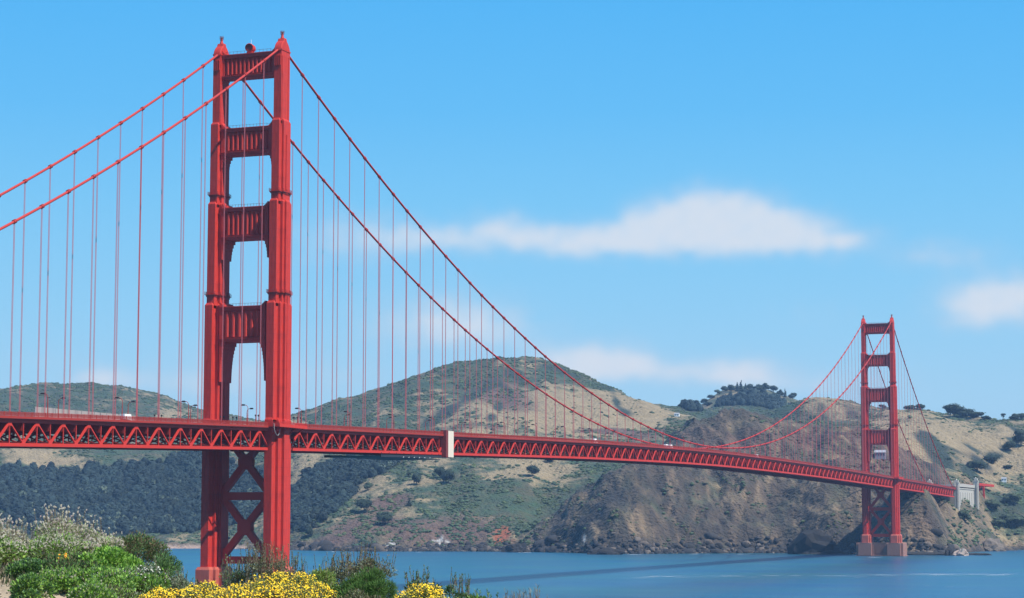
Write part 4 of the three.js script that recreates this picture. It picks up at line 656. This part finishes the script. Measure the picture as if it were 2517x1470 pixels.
{
  const t = thing('van', 'white high-roofed van on the deck above the tan patch', 'van', [0, 0, 0]);
  const sh = new THREE.Shape([[-2.9, .4], [-2.9, 1.3], [-1.9, 1.6], [-1.2, 2.6], [2.8, 2.7], [2.9, .4]].map((p) => new THREE.Vector2(...p)));
  part('body', new THREE.ExtrudeGeometry(sh, { depth: 1.8, bevelEnabled: true, bevelSize: .08, bevelThickness: .08, bevelSegments: 2 }).translate(0, 0, -.9).rotateY(-Math.PI / 2), M.white, t);
  part('windscreen', box(1.6, .9, .06, 0, 2.1, -1.62), M.glass, t); for (const k of [-1, 1]) part('window', box(.05, .6, 1.1, k * 1.0, 2.0, -.6), M.glass, t);
  wheels(t, [[-.85, -1.9], [.85, -1.9], [-.85, 1.9], [.85, 1.9]], .38);
  const spots = [[1462, 1062, ''], [1637, 1085, 'white van near the low point of the cables, left one of two'], [1648, 1092, 'white van near the low point of the cables, right one of two'], [1860, 1105, 'white van on the deck where it passes the brown cliff']];
  spots.forEach(([u, v, l], i) => { const o = i ? copy(t, l) : t; let best = 0, bd = 1e9; for (let z = 180; z > -1250; z -= 1) { const w = local(8, z), p = at(u, v, w[1]); const d = Math.abs(p.s - w[0]); if (d < bd) { bd = d; best = z; } } o.position.set(8, roadY(best), best); });
}
{ // cream maintenance enclosure hung round the truss, and the dark work platform under the deck
  const z = -170, y0 = 64.6, y1 = 76.9, t = thing('maintenance_enclosure', 'tall cream sheeted enclosure wrapped round the truss right of the near tower', 'enclosure', [13.7, 0, z]);
  part('sheeting', merge([box(2.6, y1 - y0, 6.6, 1.4, (y0 + y1) / 2, -1.5)]), M.cream, t);
  part('shade_panel', box(2.9, y1 - y0 + .5, 2.4, 1.2, (y0 + y1) / 2, 3.05), M.darkSteel, t);  // unlit south side of the enclosure, its shade painted as a dark panel
  for (const q of [-4.7, -1.5, 1.7]) part('seam', box(.08, y1 - y0, .12, 2.73, (y0 + y1) / 2, q), std([.62, .54, .42], .9), t);
  const p = thing('work_platform', 'dark work platform slung beneath the deck left of the cream enclosure', 'platform', [0, 0, -131]);
  const b = (q) => chordY(-131 + q); part('frame', merge([beam([14.2, b(34) - 1.7, 34], [14.2, b(-34) - 1.5, -34], .5, 1.1), beam([-13, b(34) - 1.7, 34], [-13, b(-34) - 1.5, -34], .5, 1.1), box(27, .25, 66, .6, b(0) - 2.2, 0)]), M.black, p);
  for (let i = 0; i <= 8; i++) part('hanger', box(.18, 2.2, .18, 14.2, b(33 - i * 8) - 1.2, 33 - i * 8), M.black, p);
  for (let i = 0; i < 6; i++) part('lamp', box(.5, .4, .5, 14.3, b(10 - i * 6) - 2.1, 10 - i * 6), M.white, p);
}
{ // round housing and mast on top of the near tower
  const o = thing('equipment_drum', 'round red drum housing lying on the top strut of the near tower', 'drum', [-.6, 223.4, 0]);
  part('shell', new THREE.LatheGeometry([[1.55, -1.6], [1.75, -1.6], [1.75, 1.5], [1.4, 1.8], [0, 1.85]].map((p) => new THREE.Vector2(...p)), 20).rotateX(-Math.PI / 2).rotateY(.15).translate(0, 2.4, 0), M.paint, o);
  part('inner_disc', new THREE.CircleGeometry(1.55, 20).rotateY(.15).translate(-.1, 2.4, 1.1), M.darkSteel, o); part('stand', box(2.2, 1.0, 2.2, 0, .4, 0), M.paint, o);
  const m = part('mast', merge([new THREE.CylinderGeometry(.07, .12, 6.5, 6).translate(-.9, 226.4, -1.2), new THREE.CylinderGeometry(.2, .25, .8, 6).translate(-.9, 223.5, -1.2)]), M.white, scene); m.userData = { label: 'thin white antenna mast on the top strut of the near tower', category: 'antenna' }; m.name = 'antenna_mast';
}
// ================================================================ the bluff in front: ground and shrubs
const bluff = (s, t) => { // height of the near ground
  let h = 34.15 - .09 * clamp(s + 1, -3, 6);
  h += .78 * smooth(-5.0, -8.6, s) * smooth(33, 38.5, t) + .35 * smooth(-7.9, -12, s);
  h += .10 * fbm(s * .45, t * .45, 3) + .035 * fbm(s * 2.2 + 4, t * 2.2, 3);
  const edge = 45 + 1.5 * noise(s * .2, 3);
  if (t > edge) h -= (t - edge) * .30 + (t - edge) ** 2 * .006;
  h -= .25 * Math.max(0, s - 6) * smooth(20, 40, t);
  return Math.max(h, -14);
};
{
  const nx = 220, nz = 220, P = [], U = [], C = [], I = [];
  for (let j = 0; j <= nz; j++) for (let i = 0; i <= nx; i++) {
    const a = i / nx * 2 - 1, s = 60 * Math.sign(a) * Math.pow(Math.abs(a), 1.7) - 3, t = -40 + 170 * (j / nz), h = bluff(s, t), p = world(s, t, h), n = fbm(s * .6, t * .6, 4);
    P.push(p.x, p.y, p.z); U.push(s / 2.5, t / 2.5); const k = smooth(-.25, .3, n), far = smooth(46, 60, t); C.push(mix(mix(.30, .38, k), .07, far), mix(mix(.235, .31, k), .085, far), mix(mix(.16, .225, k), .04, far));
    if (i < nx && j < nz) { const q = j * (nx + 1) + i; I.push(q, q + 1, q + nx + 1, q + 1, q + nx + 2, q + nx + 1); }
  }
  const g = new THREE.BufferGeometry(); g.setAttribute('position', new THREE.Float32BufferAttribute(P, 3)); g.setAttribute('uv', new THREE.Float32BufferAttribute(U, 2)); g.setAttribute('color', new THREE.Float32BufferAttribute(C, 3)); g.setIndex(I); g.computeVertexNormals();
  part('bluff_ground', g, new THREE.MeshStandardMaterial({ vertexColors: true, map: landT, bumpMap: landB, bumpScale: .06, roughness: 1 }), scene, { kind: 'structure', label: 'sandy ground of the near bluff' });
}
// leaf shapes, one unit long, folded along the middle
function leafGeo(w, fold = .18) { const g = new THREE.BufferGeometry(); g.setAttribute('position', new THREE.Float32BufferAttribute([0, 0, 0, w / 2, .45, fold * w, 0, 1, 0, 0, 0, 0, 0, 1, 0, -w / 2, .45, fold * w], 3)); g.computeVertexNormals(); g.setAttribute('uv', new THREE.Float32BufferAttribute(new Float32Array(12), 2)); return g; }
const LEAF = { broad: leafGeo(.62), mid: leafGeo(.42), thin: leafGeo(.2), needle: leafGeo(.1) };
const flowerGeo = (() => { const l = []; for (let i = 0; i < 5; i++) l.push(leafGeo(.7, .05).rotateX(1.15).rotateY(i * 1.2566)); l.push(new THREE.IcosahedronGeometry(.28, 0).translate(0, .15, 0)); return merge(l); })();
const headGeo = (() => { const l = []; for (let i = 0; i < 5; i++) { const a = i * 2.4; l.push(new THREE.IcosahedronGeometry(.3, 0).translate(Math.cos(a) * .35, .2 + i * .22, Math.sin(a) * .35)); } return merge(l); })();
M.leaf = new THREE.MeshPhysicalMaterial({ color: 0xffffff, roughness: .6, transmission: .3, thickness: 0, side: THREE.DoubleSide });
M.leafDull = std([1, 1, 1], .85, { side: THREE.DoubleSide }); M.petal = std([1, 1, 1], .7, { side: THREE.DoubleSide });
const stemM = std([.13, .095, .065], .9);
// shrub: extents in the photograph give its place and size at distance t
function shrub(name, label, cat, o) {
  const R = rng(o.seed), sC = ((o.u0 + o.u1) / 2 - IW / 2) / FPX * o.t, rx = (o.u1 - o.u0) / 2 / FPX * o.t, gy = bluff(sC, o.t) - .06, Ht = Math.max(.25, at(0, o.top, o.t).h - gy), rz = o.rz ?? Math.min(rx, 1.3);
  const root = thing(name, label, cat, world(sC, o.t, gy).toArray(), YAW, o.group), lobes = [], n = o.lobes ?? 14;
  // lobes of the crown: [x, y, z, r]
  for (let i = 0; i < n; i++) { const a = R() * 6.28, q = Math.sqrt(R()), x = Math.cos(a) * q * .86, z = Math.sin(a) * q * .86, dome = Math.sqrt(Math.max(.08, 1 - (o.flat ?? .8) * x * x - .5 * z * z)); const r = (o.lr ?? .3) * (.7 + R() * .6); const prof = o.prof ? o.prof(x) : 1; lobes.push([x * rx, Math.max(.12, (Ht * dome * prof - r * .75) * (.55 + .45 * R() ** .6)), z * rz, r]); }
  const tops = [], leaves = [], cA = o.colors, q = new THREE.Quaternion(), X = new THREE.Vector3(), Z = new THREE.Vector3();
  const orient = (dir, twist) => { q.setFromUnitVectors(UP, dir); return q.clone().multiply(new THREE.Quaternion().setFromAxisAngle(UP, twist)); };
  const tint = () => { const c = cA[Math.floor(R() * cA.length)], v = .7 + R() * .6; return colour(c[0] * v, c[1] * v, c[2] * v); };
  const per = Math.round(o.leaves / n);
  for (const [x, y, z, r] of lobes) for (let i = 0; i < per; i++) {
    const a = R() * 6.28, c = R() * 1.7 - .7, e = Math.sqrt(Math.max(0, 1 - c * c)), d = new THREE.Vector3(e * Math.cos(a), c, e * Math.sin(a)), rr = r * (.35 + .7 * Math.pow(R(), .45));
    const p = new THREE.Vector3(x + d.x * rr, Math.max(.02, y + d.y * rr * .9), z + d.z * rr), dir = d.clone().multiplyScalar(o.out ?? .8).add(new THREE.Vector3(R() - .5, R() * .9 - .1 + (o.lift ?? .2), R() - .5)).normalize(), s = o.size * (.55 + R() * .8);
    leaves.push([p, [s, s, s], orient(dir, R() * 6.28), tint()]); if (c > (o.flowers?.spread ? -.1 : .25) && rr > r * .75) tops.push([p, d]);
  }
  const stems = [], sp = [];
  for (const [x, y, z, r] of lobes) stems.push(rod([x * .25, 0, z * .25], [x, y, z], .012, .006, 4));
  for (let i = 0; i < n * 5; i++) { const [x, y, z, r] = lobes[Math.floor(R() * n)], a = R() * 6.28, q = r * (.8 + R() * .5), e = .2 + R() * .9; stems.push(rod([x, y, z], [x + Math.cos(a) * q * .8, Math.max(.02, y + e * q), z + Math.sin(a) * q * .8], .004, .002, 3)); }
  for (let i = 0; i < (o.sprigs ?? 0); i++) {                               // upright sprigs above the crown
    const [x, y, z] = lobes[Math.floor(R() * n)], px = x + (R() - .5) * .3, pz = z + (R() - .5) * .3, L = (o.sprigL ?? .3) * (.5 + R() * .8), b = new THREE.Vector3(px, y + .1, pz), tip = new THREE.Vector3(px + (R() - .5) * L * .5, y + .1 + L, pz + (R() - .5) * L * .5);
    stems.push(rod(b.toArray(), tip.toArray(), .006, .003, 4));
    const m = o.sprigLeaves ?? 8; for (let k = 0; k < m; k++) { const f = (k + R()) / m, p = b.clone().lerp(tip, .2 + .8 * f), dir = new THREE.Vector3(R() - .5, .35 + R() * .5, R() - .5).normalize(), s = (o.sprigSize ?? o.size) * (.6 + R() * .6); leaves.push([p, [s, s, s], orient(dir, R() * 6.28), tint()]); }
    sp.push([tip, UP]);
  }
  const lg = LEAF[o.leaf ?? 'mid'];
  scatter('foliage', lg, o.dull ? M.leafDull : M.leaf, leaves, root, { kind: 'stuff' });
  part('stem', merge(stems), stemM, root, { kind: 'stuff' });
  if (o.flowers) { const fl = [], src = o.onSprigs ? [...sp, ...sp, ...sp, ...tops.filter(([p]) => p.y > Ht * .45)] : tops; const f0 = o.flowers; for (let i = 0; i < f0.n && src.length; i++) { const [p, d] = src[Math.floor(R() * src.length)], up = new THREE.Vector3(d.x * .5 + (R() - .5) * .8 + .25, .7 + R() * .3, d.z * .5 + (R() - .5) * .8 + .3).normalize(), s = f0.size * (.65 + R() * .7), c = f0.colors[Math.floor(R() * f0.colors.length)], v = .8 + R() * .35; fl.push([p.clone().addScaledVector(d, o.onSprigs ? -.03 * i / f0.n : .015 + R() * .03).add(new THREE.Vector3((R() - .5) * .03, R() * .02, (R() - .5) * .03)), [s, s, s], orient(up, R() * 6.28), colour(c[0] * v, c[1] * v, c[2] * v)]); } scatter(f0.name ?? 'flowers', f0.head ? headGeo : flowerGeo, M.petal, fl, root, { kind: 'stuff' }); }
  return root;
}
const G = { bright: [[.17, .36, .035], [.23, .43, .05], [.13, .28, .035], [.27, .41, .06]], deep: [[.054, .134, .036], [.082, .172, .040], [.046, .108, .036], [.100, .190, .054]], olive: [[.128, .150, .053], [.098, .120, .045], [.165, .180, .075], [.083, .098, .042]], grey: [[.180, .210, .135], [.240, .262, .180], [.150, .180, .112], [.120, .150, .090]], brown: [[.120, .090, .045], [.090, .083, .038], [.075, .098, .033], [.150, .120, .060]], pale: [[.36, .37, .24], [.300, .330, .180], [.390, .405, .255], [.240, .285, .135], [.165, .225, .075]], yellowgreen: [[.210, .255, .045], [.255, .300, .060], [.150, .195, .045]], gorse: [[.150, .180, .053], [.195, .225, .068], [.112, .150, .045], [.090, .120, .038]] };
const straw = [[.52, .48, .37], [.60, .56, .46], [.46, .43, .29], [.52, .41, .38]], yellow = [[.88, .60, .012], [.92, .68, .02], [.84, .50, .01], [.78, .60, .03]];
// the mound at left
shrub('flowering_shrub', 'tall pale shrub with whitish dry flower heads on top of the left mound', 'shrub', { seed: 1, u0: 60, u1: 262, top: 1278, t: 41.5, leaves: 9500, size: .05, colors: [...G.pale, ...G.bright.slice(0, 1)], lobes: 24, lr: .26, rz: 1.0, sprigs: 150, sprigL: .36, sprigLeaves: 5, sprigSize: .03, onSprigs: true, flowers: { name: 'seed_heads', head: true, n: 4200, size: .02, colors: straw }, dull: true });
shrub('flowering_shrub', 'pale shrub with dry flower heads cut off by the left edge', 'shrub', { seed: 2, u0: -110, u1: 70, top: 1288, t: 41, leaves: 7000, size: .05, colors: G.pale, lobes: 20, lr: .26, rz: .9, sprigs: 110, sprigL: .3, sprigLeaves: 5, sprigSize: .03, onSprigs: true, flowers: { name: 'seed_heads', head: true, n: 3200, size: .02, colors: straw }, dull: true });
shrub('flowering_shrub', 'pale flowering shrub on the right shoulder of the left mound', 'shrub', { seed: 3, u0: 205, u1: 310, top: 1310, t: 40.5, leaves: 5200, size: .045, colors: [...G.pale, ...G.bright.slice(0, 2)], lobes: 14, lr: .22, rz: .6, sprigs: 60, sprigL: .2, sprigLeaves: 5, sprigSize: .03, onSprigs: true, flowers: { name: 'seed_heads', head: true, n: 1900, size: .02, colors: straw }, dull: true });
shrub('shrub', 'dark brownish shrub behind the right end of the left mound', 'shrub', { seed: 4, u0: 255, u1: 425, top: 1308, t: 41.5, leaves: 9000, size: .045, colors: [...G.brown, ...G.deep], lobes: 20, lr: .26, rz: .9, sprigs: 30, sprigL: .14, flat: .95, dull: true });
shrub('shrub', 'dark green needle-leaved bush at the right tip of the left mound', 'shrub', { seed: 5, u0: 372, u1: 450, top: 1362, t: 40.6, leaves: 6500, size: .055, leaf: 'thin', colors: G.deep, lobes: 12, lr: .16, rz: .45, sprigs: 30, sprigL: .12, out: 1.2, dull: true });
shrub('leafy_plant', 'bright green leafy plant in the middle of the left mound', 'plant', { seed: 6, u0: 205, u1: 345, top: 1345, t: 38.8, leaves: 6500, size: .06, leaf: 'broad', colors: G.bright, lobes: 18, lr: .2, rz: .8 });
shrub('leafy_plant', 'bright green leafy plant low on the left mound, below the dark shrub', 'plant', { seed: 7, u0: 190, u1: 330, top: 1398, t: 37.2, leaves: 6200, size: .06, leaf: 'broad', colors: [...G.bright, G.deep[1]], lobes: 18, lr: .19, rz: .8 });
shrub('leafy_plant', 'green leafy plant at the upper left, under the pale flower heads', 'plant', { seed: 8, u0: -40, u1: 75, top: 1322, t: 39.2, leaves: 5200, size: .06, leaf: 'broad', colors: [...G.bright, ...G.pale.slice(2)], lobes: 14, lr: .19, rz: .7, flowers: { name: 'seed_heads', head: true, n: 700, size: .018, colors: straw } });
shrub('leafy_plant', 'mixed green plant with whitish heads below the tall pale shrub', 'plant', { seed: 9, u0: 70, u1: 220, top: 1312, t: 39.8, leaves: 8200, size: .055, leaf: 'mid', colors: [...G.bright, ...G.pale.slice(2), G.olive[0]], lobes: 20, lr: .22, rz: .8, sprigs: 50, sprigL: .2, flowers: { name: 'seed_heads', head: true, n: 1500, size: .018, colors: straw } });
shrub('shrub', 'dark olive shrub in the centre of the left mound', 'shrub', { seed: 10, u0: 110, u1: 250, top: 1360, t: 38.3, leaves: 7000, size: .05, colors: [...G.deep, ...G.brown.slice(0, 3)], lobes: 18, lr: .2, rz: .8, dull: true });
shrub('shrub', 'dark green shrub beside the bare sand at left', 'shrub', { seed: 11, u0: 45, u1: 130, top: 1372, t: 37.6, leaves: 4200, size: .055, leaf: 'broad', colors: [...G.deep, G.bright[2]], lobes: 10, lr: .15, rz: .5 });
shrub('leafy_plant', 'small green plant on the sand between the bare patches', 'plant', { seed: 12, u0: 62, u1: 118, top: 1425, t: 36.2, leaves: 3400, size: .055, leaf: 'broad', colors: [...G.bright, ...G.deep], lobes: 10, lr: .13, rz: .5 });
shrub('flowering_shrub', 'grey shrub with tiny white blooms at the foot of the left mound', 'shrub', { seed: 13, u0: 290, u1: 430, top: 1388, t: 37.8, leaves: 6800, size: .045, colors: [...G.grey, ...G.deep], lobes: 18, lr: .19, rz: .7, sprigs: 40, sprigL: .15, flowers: { n: 500, size: .016, colors: [[.6, .6, .52]] }, dull: true });
shrub('shrub', 'small grey-green shrub against the water left of the tower base', 'shrub', { seed: 14, u0: 420, u1: 492, top: 1410, t: 39, leaves: 3600, size: .04, colors: [...G.grey, G.deep[1]], lobes: 10, lr: .15, rz: .4, sprigs: 24, sprigL: .14, dull: true });
shrub('leafy_plant', 'low olive plant along the bottom edge below the left mound', 'plant', { seed: 15, u0: 170, u1: 400, top: 1440, t: 35.6, leaves: 6200, size: .05, colors: [...G.olive, ...G.bright.slice(2), G.grey[1]], lobes: 18, lr: .17, rz: .5, dull: true });
shrub('leafy_plant', 'bright green plant at the lower left between the two sandy patches', 'plant', { seed: 16, u0: 50, u1: 125, top: 1408, t: 35.4, leaves: 4200, size: .05, leaf: 'broad', colors: [...G.bright, ...G.deep], lobes: 12, lr: .15, rz: .5 });
shrub('leafy_plant', 'bright green plant at the bottom edge right of the second sandy patch', 'plant', { seed: 17, u0: 178, u1: 300, top: 1424, t: 35.2, leaves: 5200, size: .05, leaf: 'broad', colors: [...G.bright, G.deep[1], G.pale[2]], lobes: 14, lr: .17, rz: .5 });
shrub('yellow_flower_bush', 'front fringe of yellow-flowered bush at the bottom edge below the widest bush', 'flower bush', { seed: 35, u0: 470, u1: 830, top: 1438, t: 34.6, leaves: 11000, size: .034, colors: [...[[.15, .18, .05], [.19, .22, .06], [.11, .15, .04]], [.12, .10, .06]], lobes: 40, lr: .13, rz: .5, flat: .4, sprigs: 60, sprigL: .1, flowers: { n: 3000, size: .0145, colors: yellow, spread: 1 }, dull: true });
shrub('orange_flower', 'small plant with a cluster of orange-yellow blooms on the left mound', 'flower', { seed: 36, u0: 138, u1: 168, top: 1350, t: 38, leaves: 400, size: .04, colors: G.bright, lobes: 5, lr: .09, rz: .15, flowers: { n: 22, size: .03, colors: [[.85, .48, .01], [.85, .36, .01]] } });
shrub('leafy_plant', 'broad low carpet of fresh green leaves that ties the left mound together', 'plant', { seed: 37, u0: 60, u1: 440, top: 1398, t: 37.4, leaves: 24000, size: .05, leaf: 'broad', colors: [...G.bright, G.deep[1], G.deep[3], G.bright[1]], lobes: 90, lr: .17, rz: 1.2, flat: .45, sprigs: 120, sprigL: .16, sprigLeaves: 7, prof: (x) => .95 - .12 * x, flowers: { name: 'seed_heads', head: true, n: 700, size: .015, colors: straw } });
// yellow flowers and the bushes in the middle
const yel = (n) => ({ n: Math.round(n * .72), size: .0145, colors: yellow, spread: 1 });
shrub('yellow_flower_bush', 'wide bush thick with yellow flowers in front of the near tower', 'flower bush', { seed: 20, u0: 560, u1: 842, top: 1397, t: 36.5, leaves: 15000, size: .034, leaf: 'mid', colors: [...G.gorse, ...G.yellowgreen], lobes: 46, lr: .17, rz: .9, flat: .75, sprigs: 60, sprigL: .08, prof: (x) => .96 - .10 * Math.max(0, -x), flowers: yel(5200), dull: true });
shrub('yellow_flower_bush', 'lower yellow-flowered bush left of the widest yellow bush', 'flower bush', { seed: 21, u0: 405, u1: 640, top: 1416, t: 36, leaves: 11000, size: .034, colors: [...G.gorse, G.grey[1]], lobes: 34, lr: .15, rz: .7, flat: .7, prof: (x) => .9 + .1 * x, flowers: yel(3800), dull: true });
shrub('yellow_flower_bush', 'small yellow-flowered clump at the bottom edge left of the yellow bushes', 'flower bush', { seed: 22, u0: 335, u1: 470, top: 1438, t: 35, leaves: 4200, size: .034, colors: [...G.gorse, ...G.olive], lobes: 14, lr: .13, rz: .4, flowers: yel(1500), dull: true });
shrub('yellow_flower_bush', 'bright yellow-flowered bush at the bottom edge right of the feathery green bush', 'flower bush', { seed: 23, u0: 955, u1: 1148, top: 1432, t: 35.2, leaves: 8200, size: .034, colors: G.gorse, lobes: 26, lr: .15, rz: .6, prof: (x) => 1 - .05 * x, flowers: yel(3200), dull: true });
shrub('leafy_sprig_plant', 'tall sparse leafy plant standing in front of the near tower legs', 'plant', { seed: 24, u0: 600, u1: 722, top: 1362, t: 37.8, leaves: 4200, size: .036, colors: [...G.olive, ...G.grey, G.brown[0]], lobes: 30, lr: .11, rz: .5, sprigs: 120, sprigL: .3, sprigLeaves: 12, flat: .4, dull: true });
shrub('leafy_sprig_plant', 'grey-green sprigs left of the tall sparse plant, between the tower legs', 'plant', { seed: 25, u0: 548, u1: 632, top: 1390, t: 38, leaves: 2400, size: .036, colors: [...G.grey, ...G.deep], lobes: 18, lr: .1, rz: .4, sprigs: 60, sprigL: .22, sprigLeaves: 10, flat: .4, dull: true });
shrub('leafy_sprig_plant', 'thin dark sprigs over the water just right of the near tower', 'plant', { seed: 26, u0: 712, u1: 800, top: 1395, t: 38.4, leaves: 1800, size: .034, colors: [...G.deep, ...G.grey.slice(2)], lobes: 14, lr: .1, rz: .4, sprigs: 60, sprigL: .28, sprigLeaves: 9, flat: .4, dull: true });
shrub('shrub', 'yellow-green shrub behind the right end of the widest yellow bush', 'shrub', { seed: 27, u0: 755, u1: 850, top: 1388, t: 37.6, leaves: 5200, size: .042, colors: [...G.yellowgreen, ...G.bright.slice(2)], lobes: 14, lr: .16, rz: .5, sprigs: 20, sprigL: .12 });
shrub('shrub', 'brown-green twiggy shrub rising behind the feathery green bush', 'shrub', { seed: 28, u0: 785, u1: 1000, top: 1372, t: 38.4, leaves: 8600, size: .04, colors: [...G.olive, ...G.grey, G.brown[0], G.brown[3]], lobes: 36, lr: .15, rz: .6, sprigs: 150, sprigL: .24, sprigLeaves: 9, flat: .35, dull: true });
shrub('feathery_bush', 'dense dark green feathery bush right of the yellow flowers', 'bush', { seed: 29, u0: 826, u1: 1006, top: 1396, t: 36.2, leaves: 19000, size: .075, leaf: 'needle', colors: [[.045, .115, .015], [.06, .14, .02], [.03, .08, .015], [.075, .16, .025]], lobes: 30, lr: .17, rz: .7, out: 1.3, lift: .5, flat: .75, dull: true });
shrub('leafy_plant', 'dark leafy plant with upright tips right of the feathery bush', 'plant', { seed: 30, u0: 985, u1: 1090, top: 1418, t: 37, leaves: 3800, size: .05, leaf: 'mid', colors: [...G.deep, ...G.olive.slice(0, 2)], lobes: 18, lr: .13, rz: .5, sprigs: 40, sprigL: .22, sprigLeaves: 8, flat: .5 });
shrub('leafy_plant', 'sparse leafy stalks over the water right of the last yellow bush', 'plant', { seed: 31, u0: 1085, u1: 1160, top: 1432, t: 36.6, leaves: 1600, size: .045, colors: G.deep, lobes: 12, lr: .1, rz: .4, sprigs: 36, sprigL: .26, sprigLeaves: 8, flat: .4 });
shrub('leafy_plant', 'low green leafy plant at the bottom edge right of the leafy stalks', 'plant', { seed: 32, u0: 1138, u1: 1222, top: 1446, t: 36, leaves: 2600, size: .05, leaf: 'mid', colors: [...G.bright, ...G.deep], lobes: 12, lr: .12, rz: .4, sprigs: 16, sprigL: .15 });
shrub('dry_grass_tuft', 'thin pale grass tuft at the bottom edge, last plant towards the right', 'grass tuft', { seed: 33, u0: 1235, u1: 1345, top: 1455, t: 35.6, leaves: 600, size: .09, leaf: 'needle', colors: [[.22, .21, .14], [.15, .17, .09], [.28, .25, .17]], lobes: 14, lr: .12, rz: .3, out: .3, lift: 1.6, sprigs: 50, sprigL: .22, sprigLeaves: 4, dull: true });
shrub('leafy_plant', 'shadowy olive undergrowth at the bottom edge under the feathery bush', 'plant', { seed: 34, u0: 810, u1: 985, top: 1448, t: 34.8, leaves: 4200, size: .045, colors: [...G.olive, ...G.brown, G.grey[1]], lobes: 16, lr: .13, rz: .4, dull: true });
{ // grass that covers the ground between the shrubs
  const R = rng(99), list = []; for (let i = 0; i < 26000; i++) { const t = 34 + R() * 11.5, u = -100 + R() * 1450, s = (u - IW / 2) / FPX * t; if (fbm(s * .6, t * .6, 4) > -.05 && s < -6.6) continue; if (R() > 1.15 - .35 * smooth(1100, 1300, u)) continue; const d = new THREE.Vector3((R() - .5) * .9, 1, (R() - .5) * .9).normalize(), k = .06 + R() * .13, v = .7 + R() * .6, c = R() < .3 ? colour(.20 * v, .17 * v, .09 * v) : colour(.075 * v, .105 * v, .03 * v); list.push([world(s, t, bluff(s, t) - .01), [k, k, k], new THREE.Quaternion().setFromUnitVectors(UP, d), c]); }
  scatter('grass', LEAF.thin, M.leafDull, list, scene, { kind: 'stuff', category: 'grass', label: 'short rough grass between the shrubs on the near bluff' });
}
{ const R = rng(55), list = []; for (let i = 0; i < 500; i++) { const t = 34.5 + R() * 6, u = -60 + R() * 300, s = (u - IW / 2) / FPX * t, k = .01 + R() * R() * .05, v = .8 + R() * .4; list.push([world(s, t, bluff(s, t)), [k, k * .6, k], R() * 6, colour(.30 * v, .25 * v, .19 * v)]); } scatter('pebbles', lump(5, 1, 1, .3, 1), M.leafDull, list, scene, { kind: 'stuff', category: 'gravel', label: 'scattered pebbles on the bare sand at left' }); }
renderer.render(scene, camera);
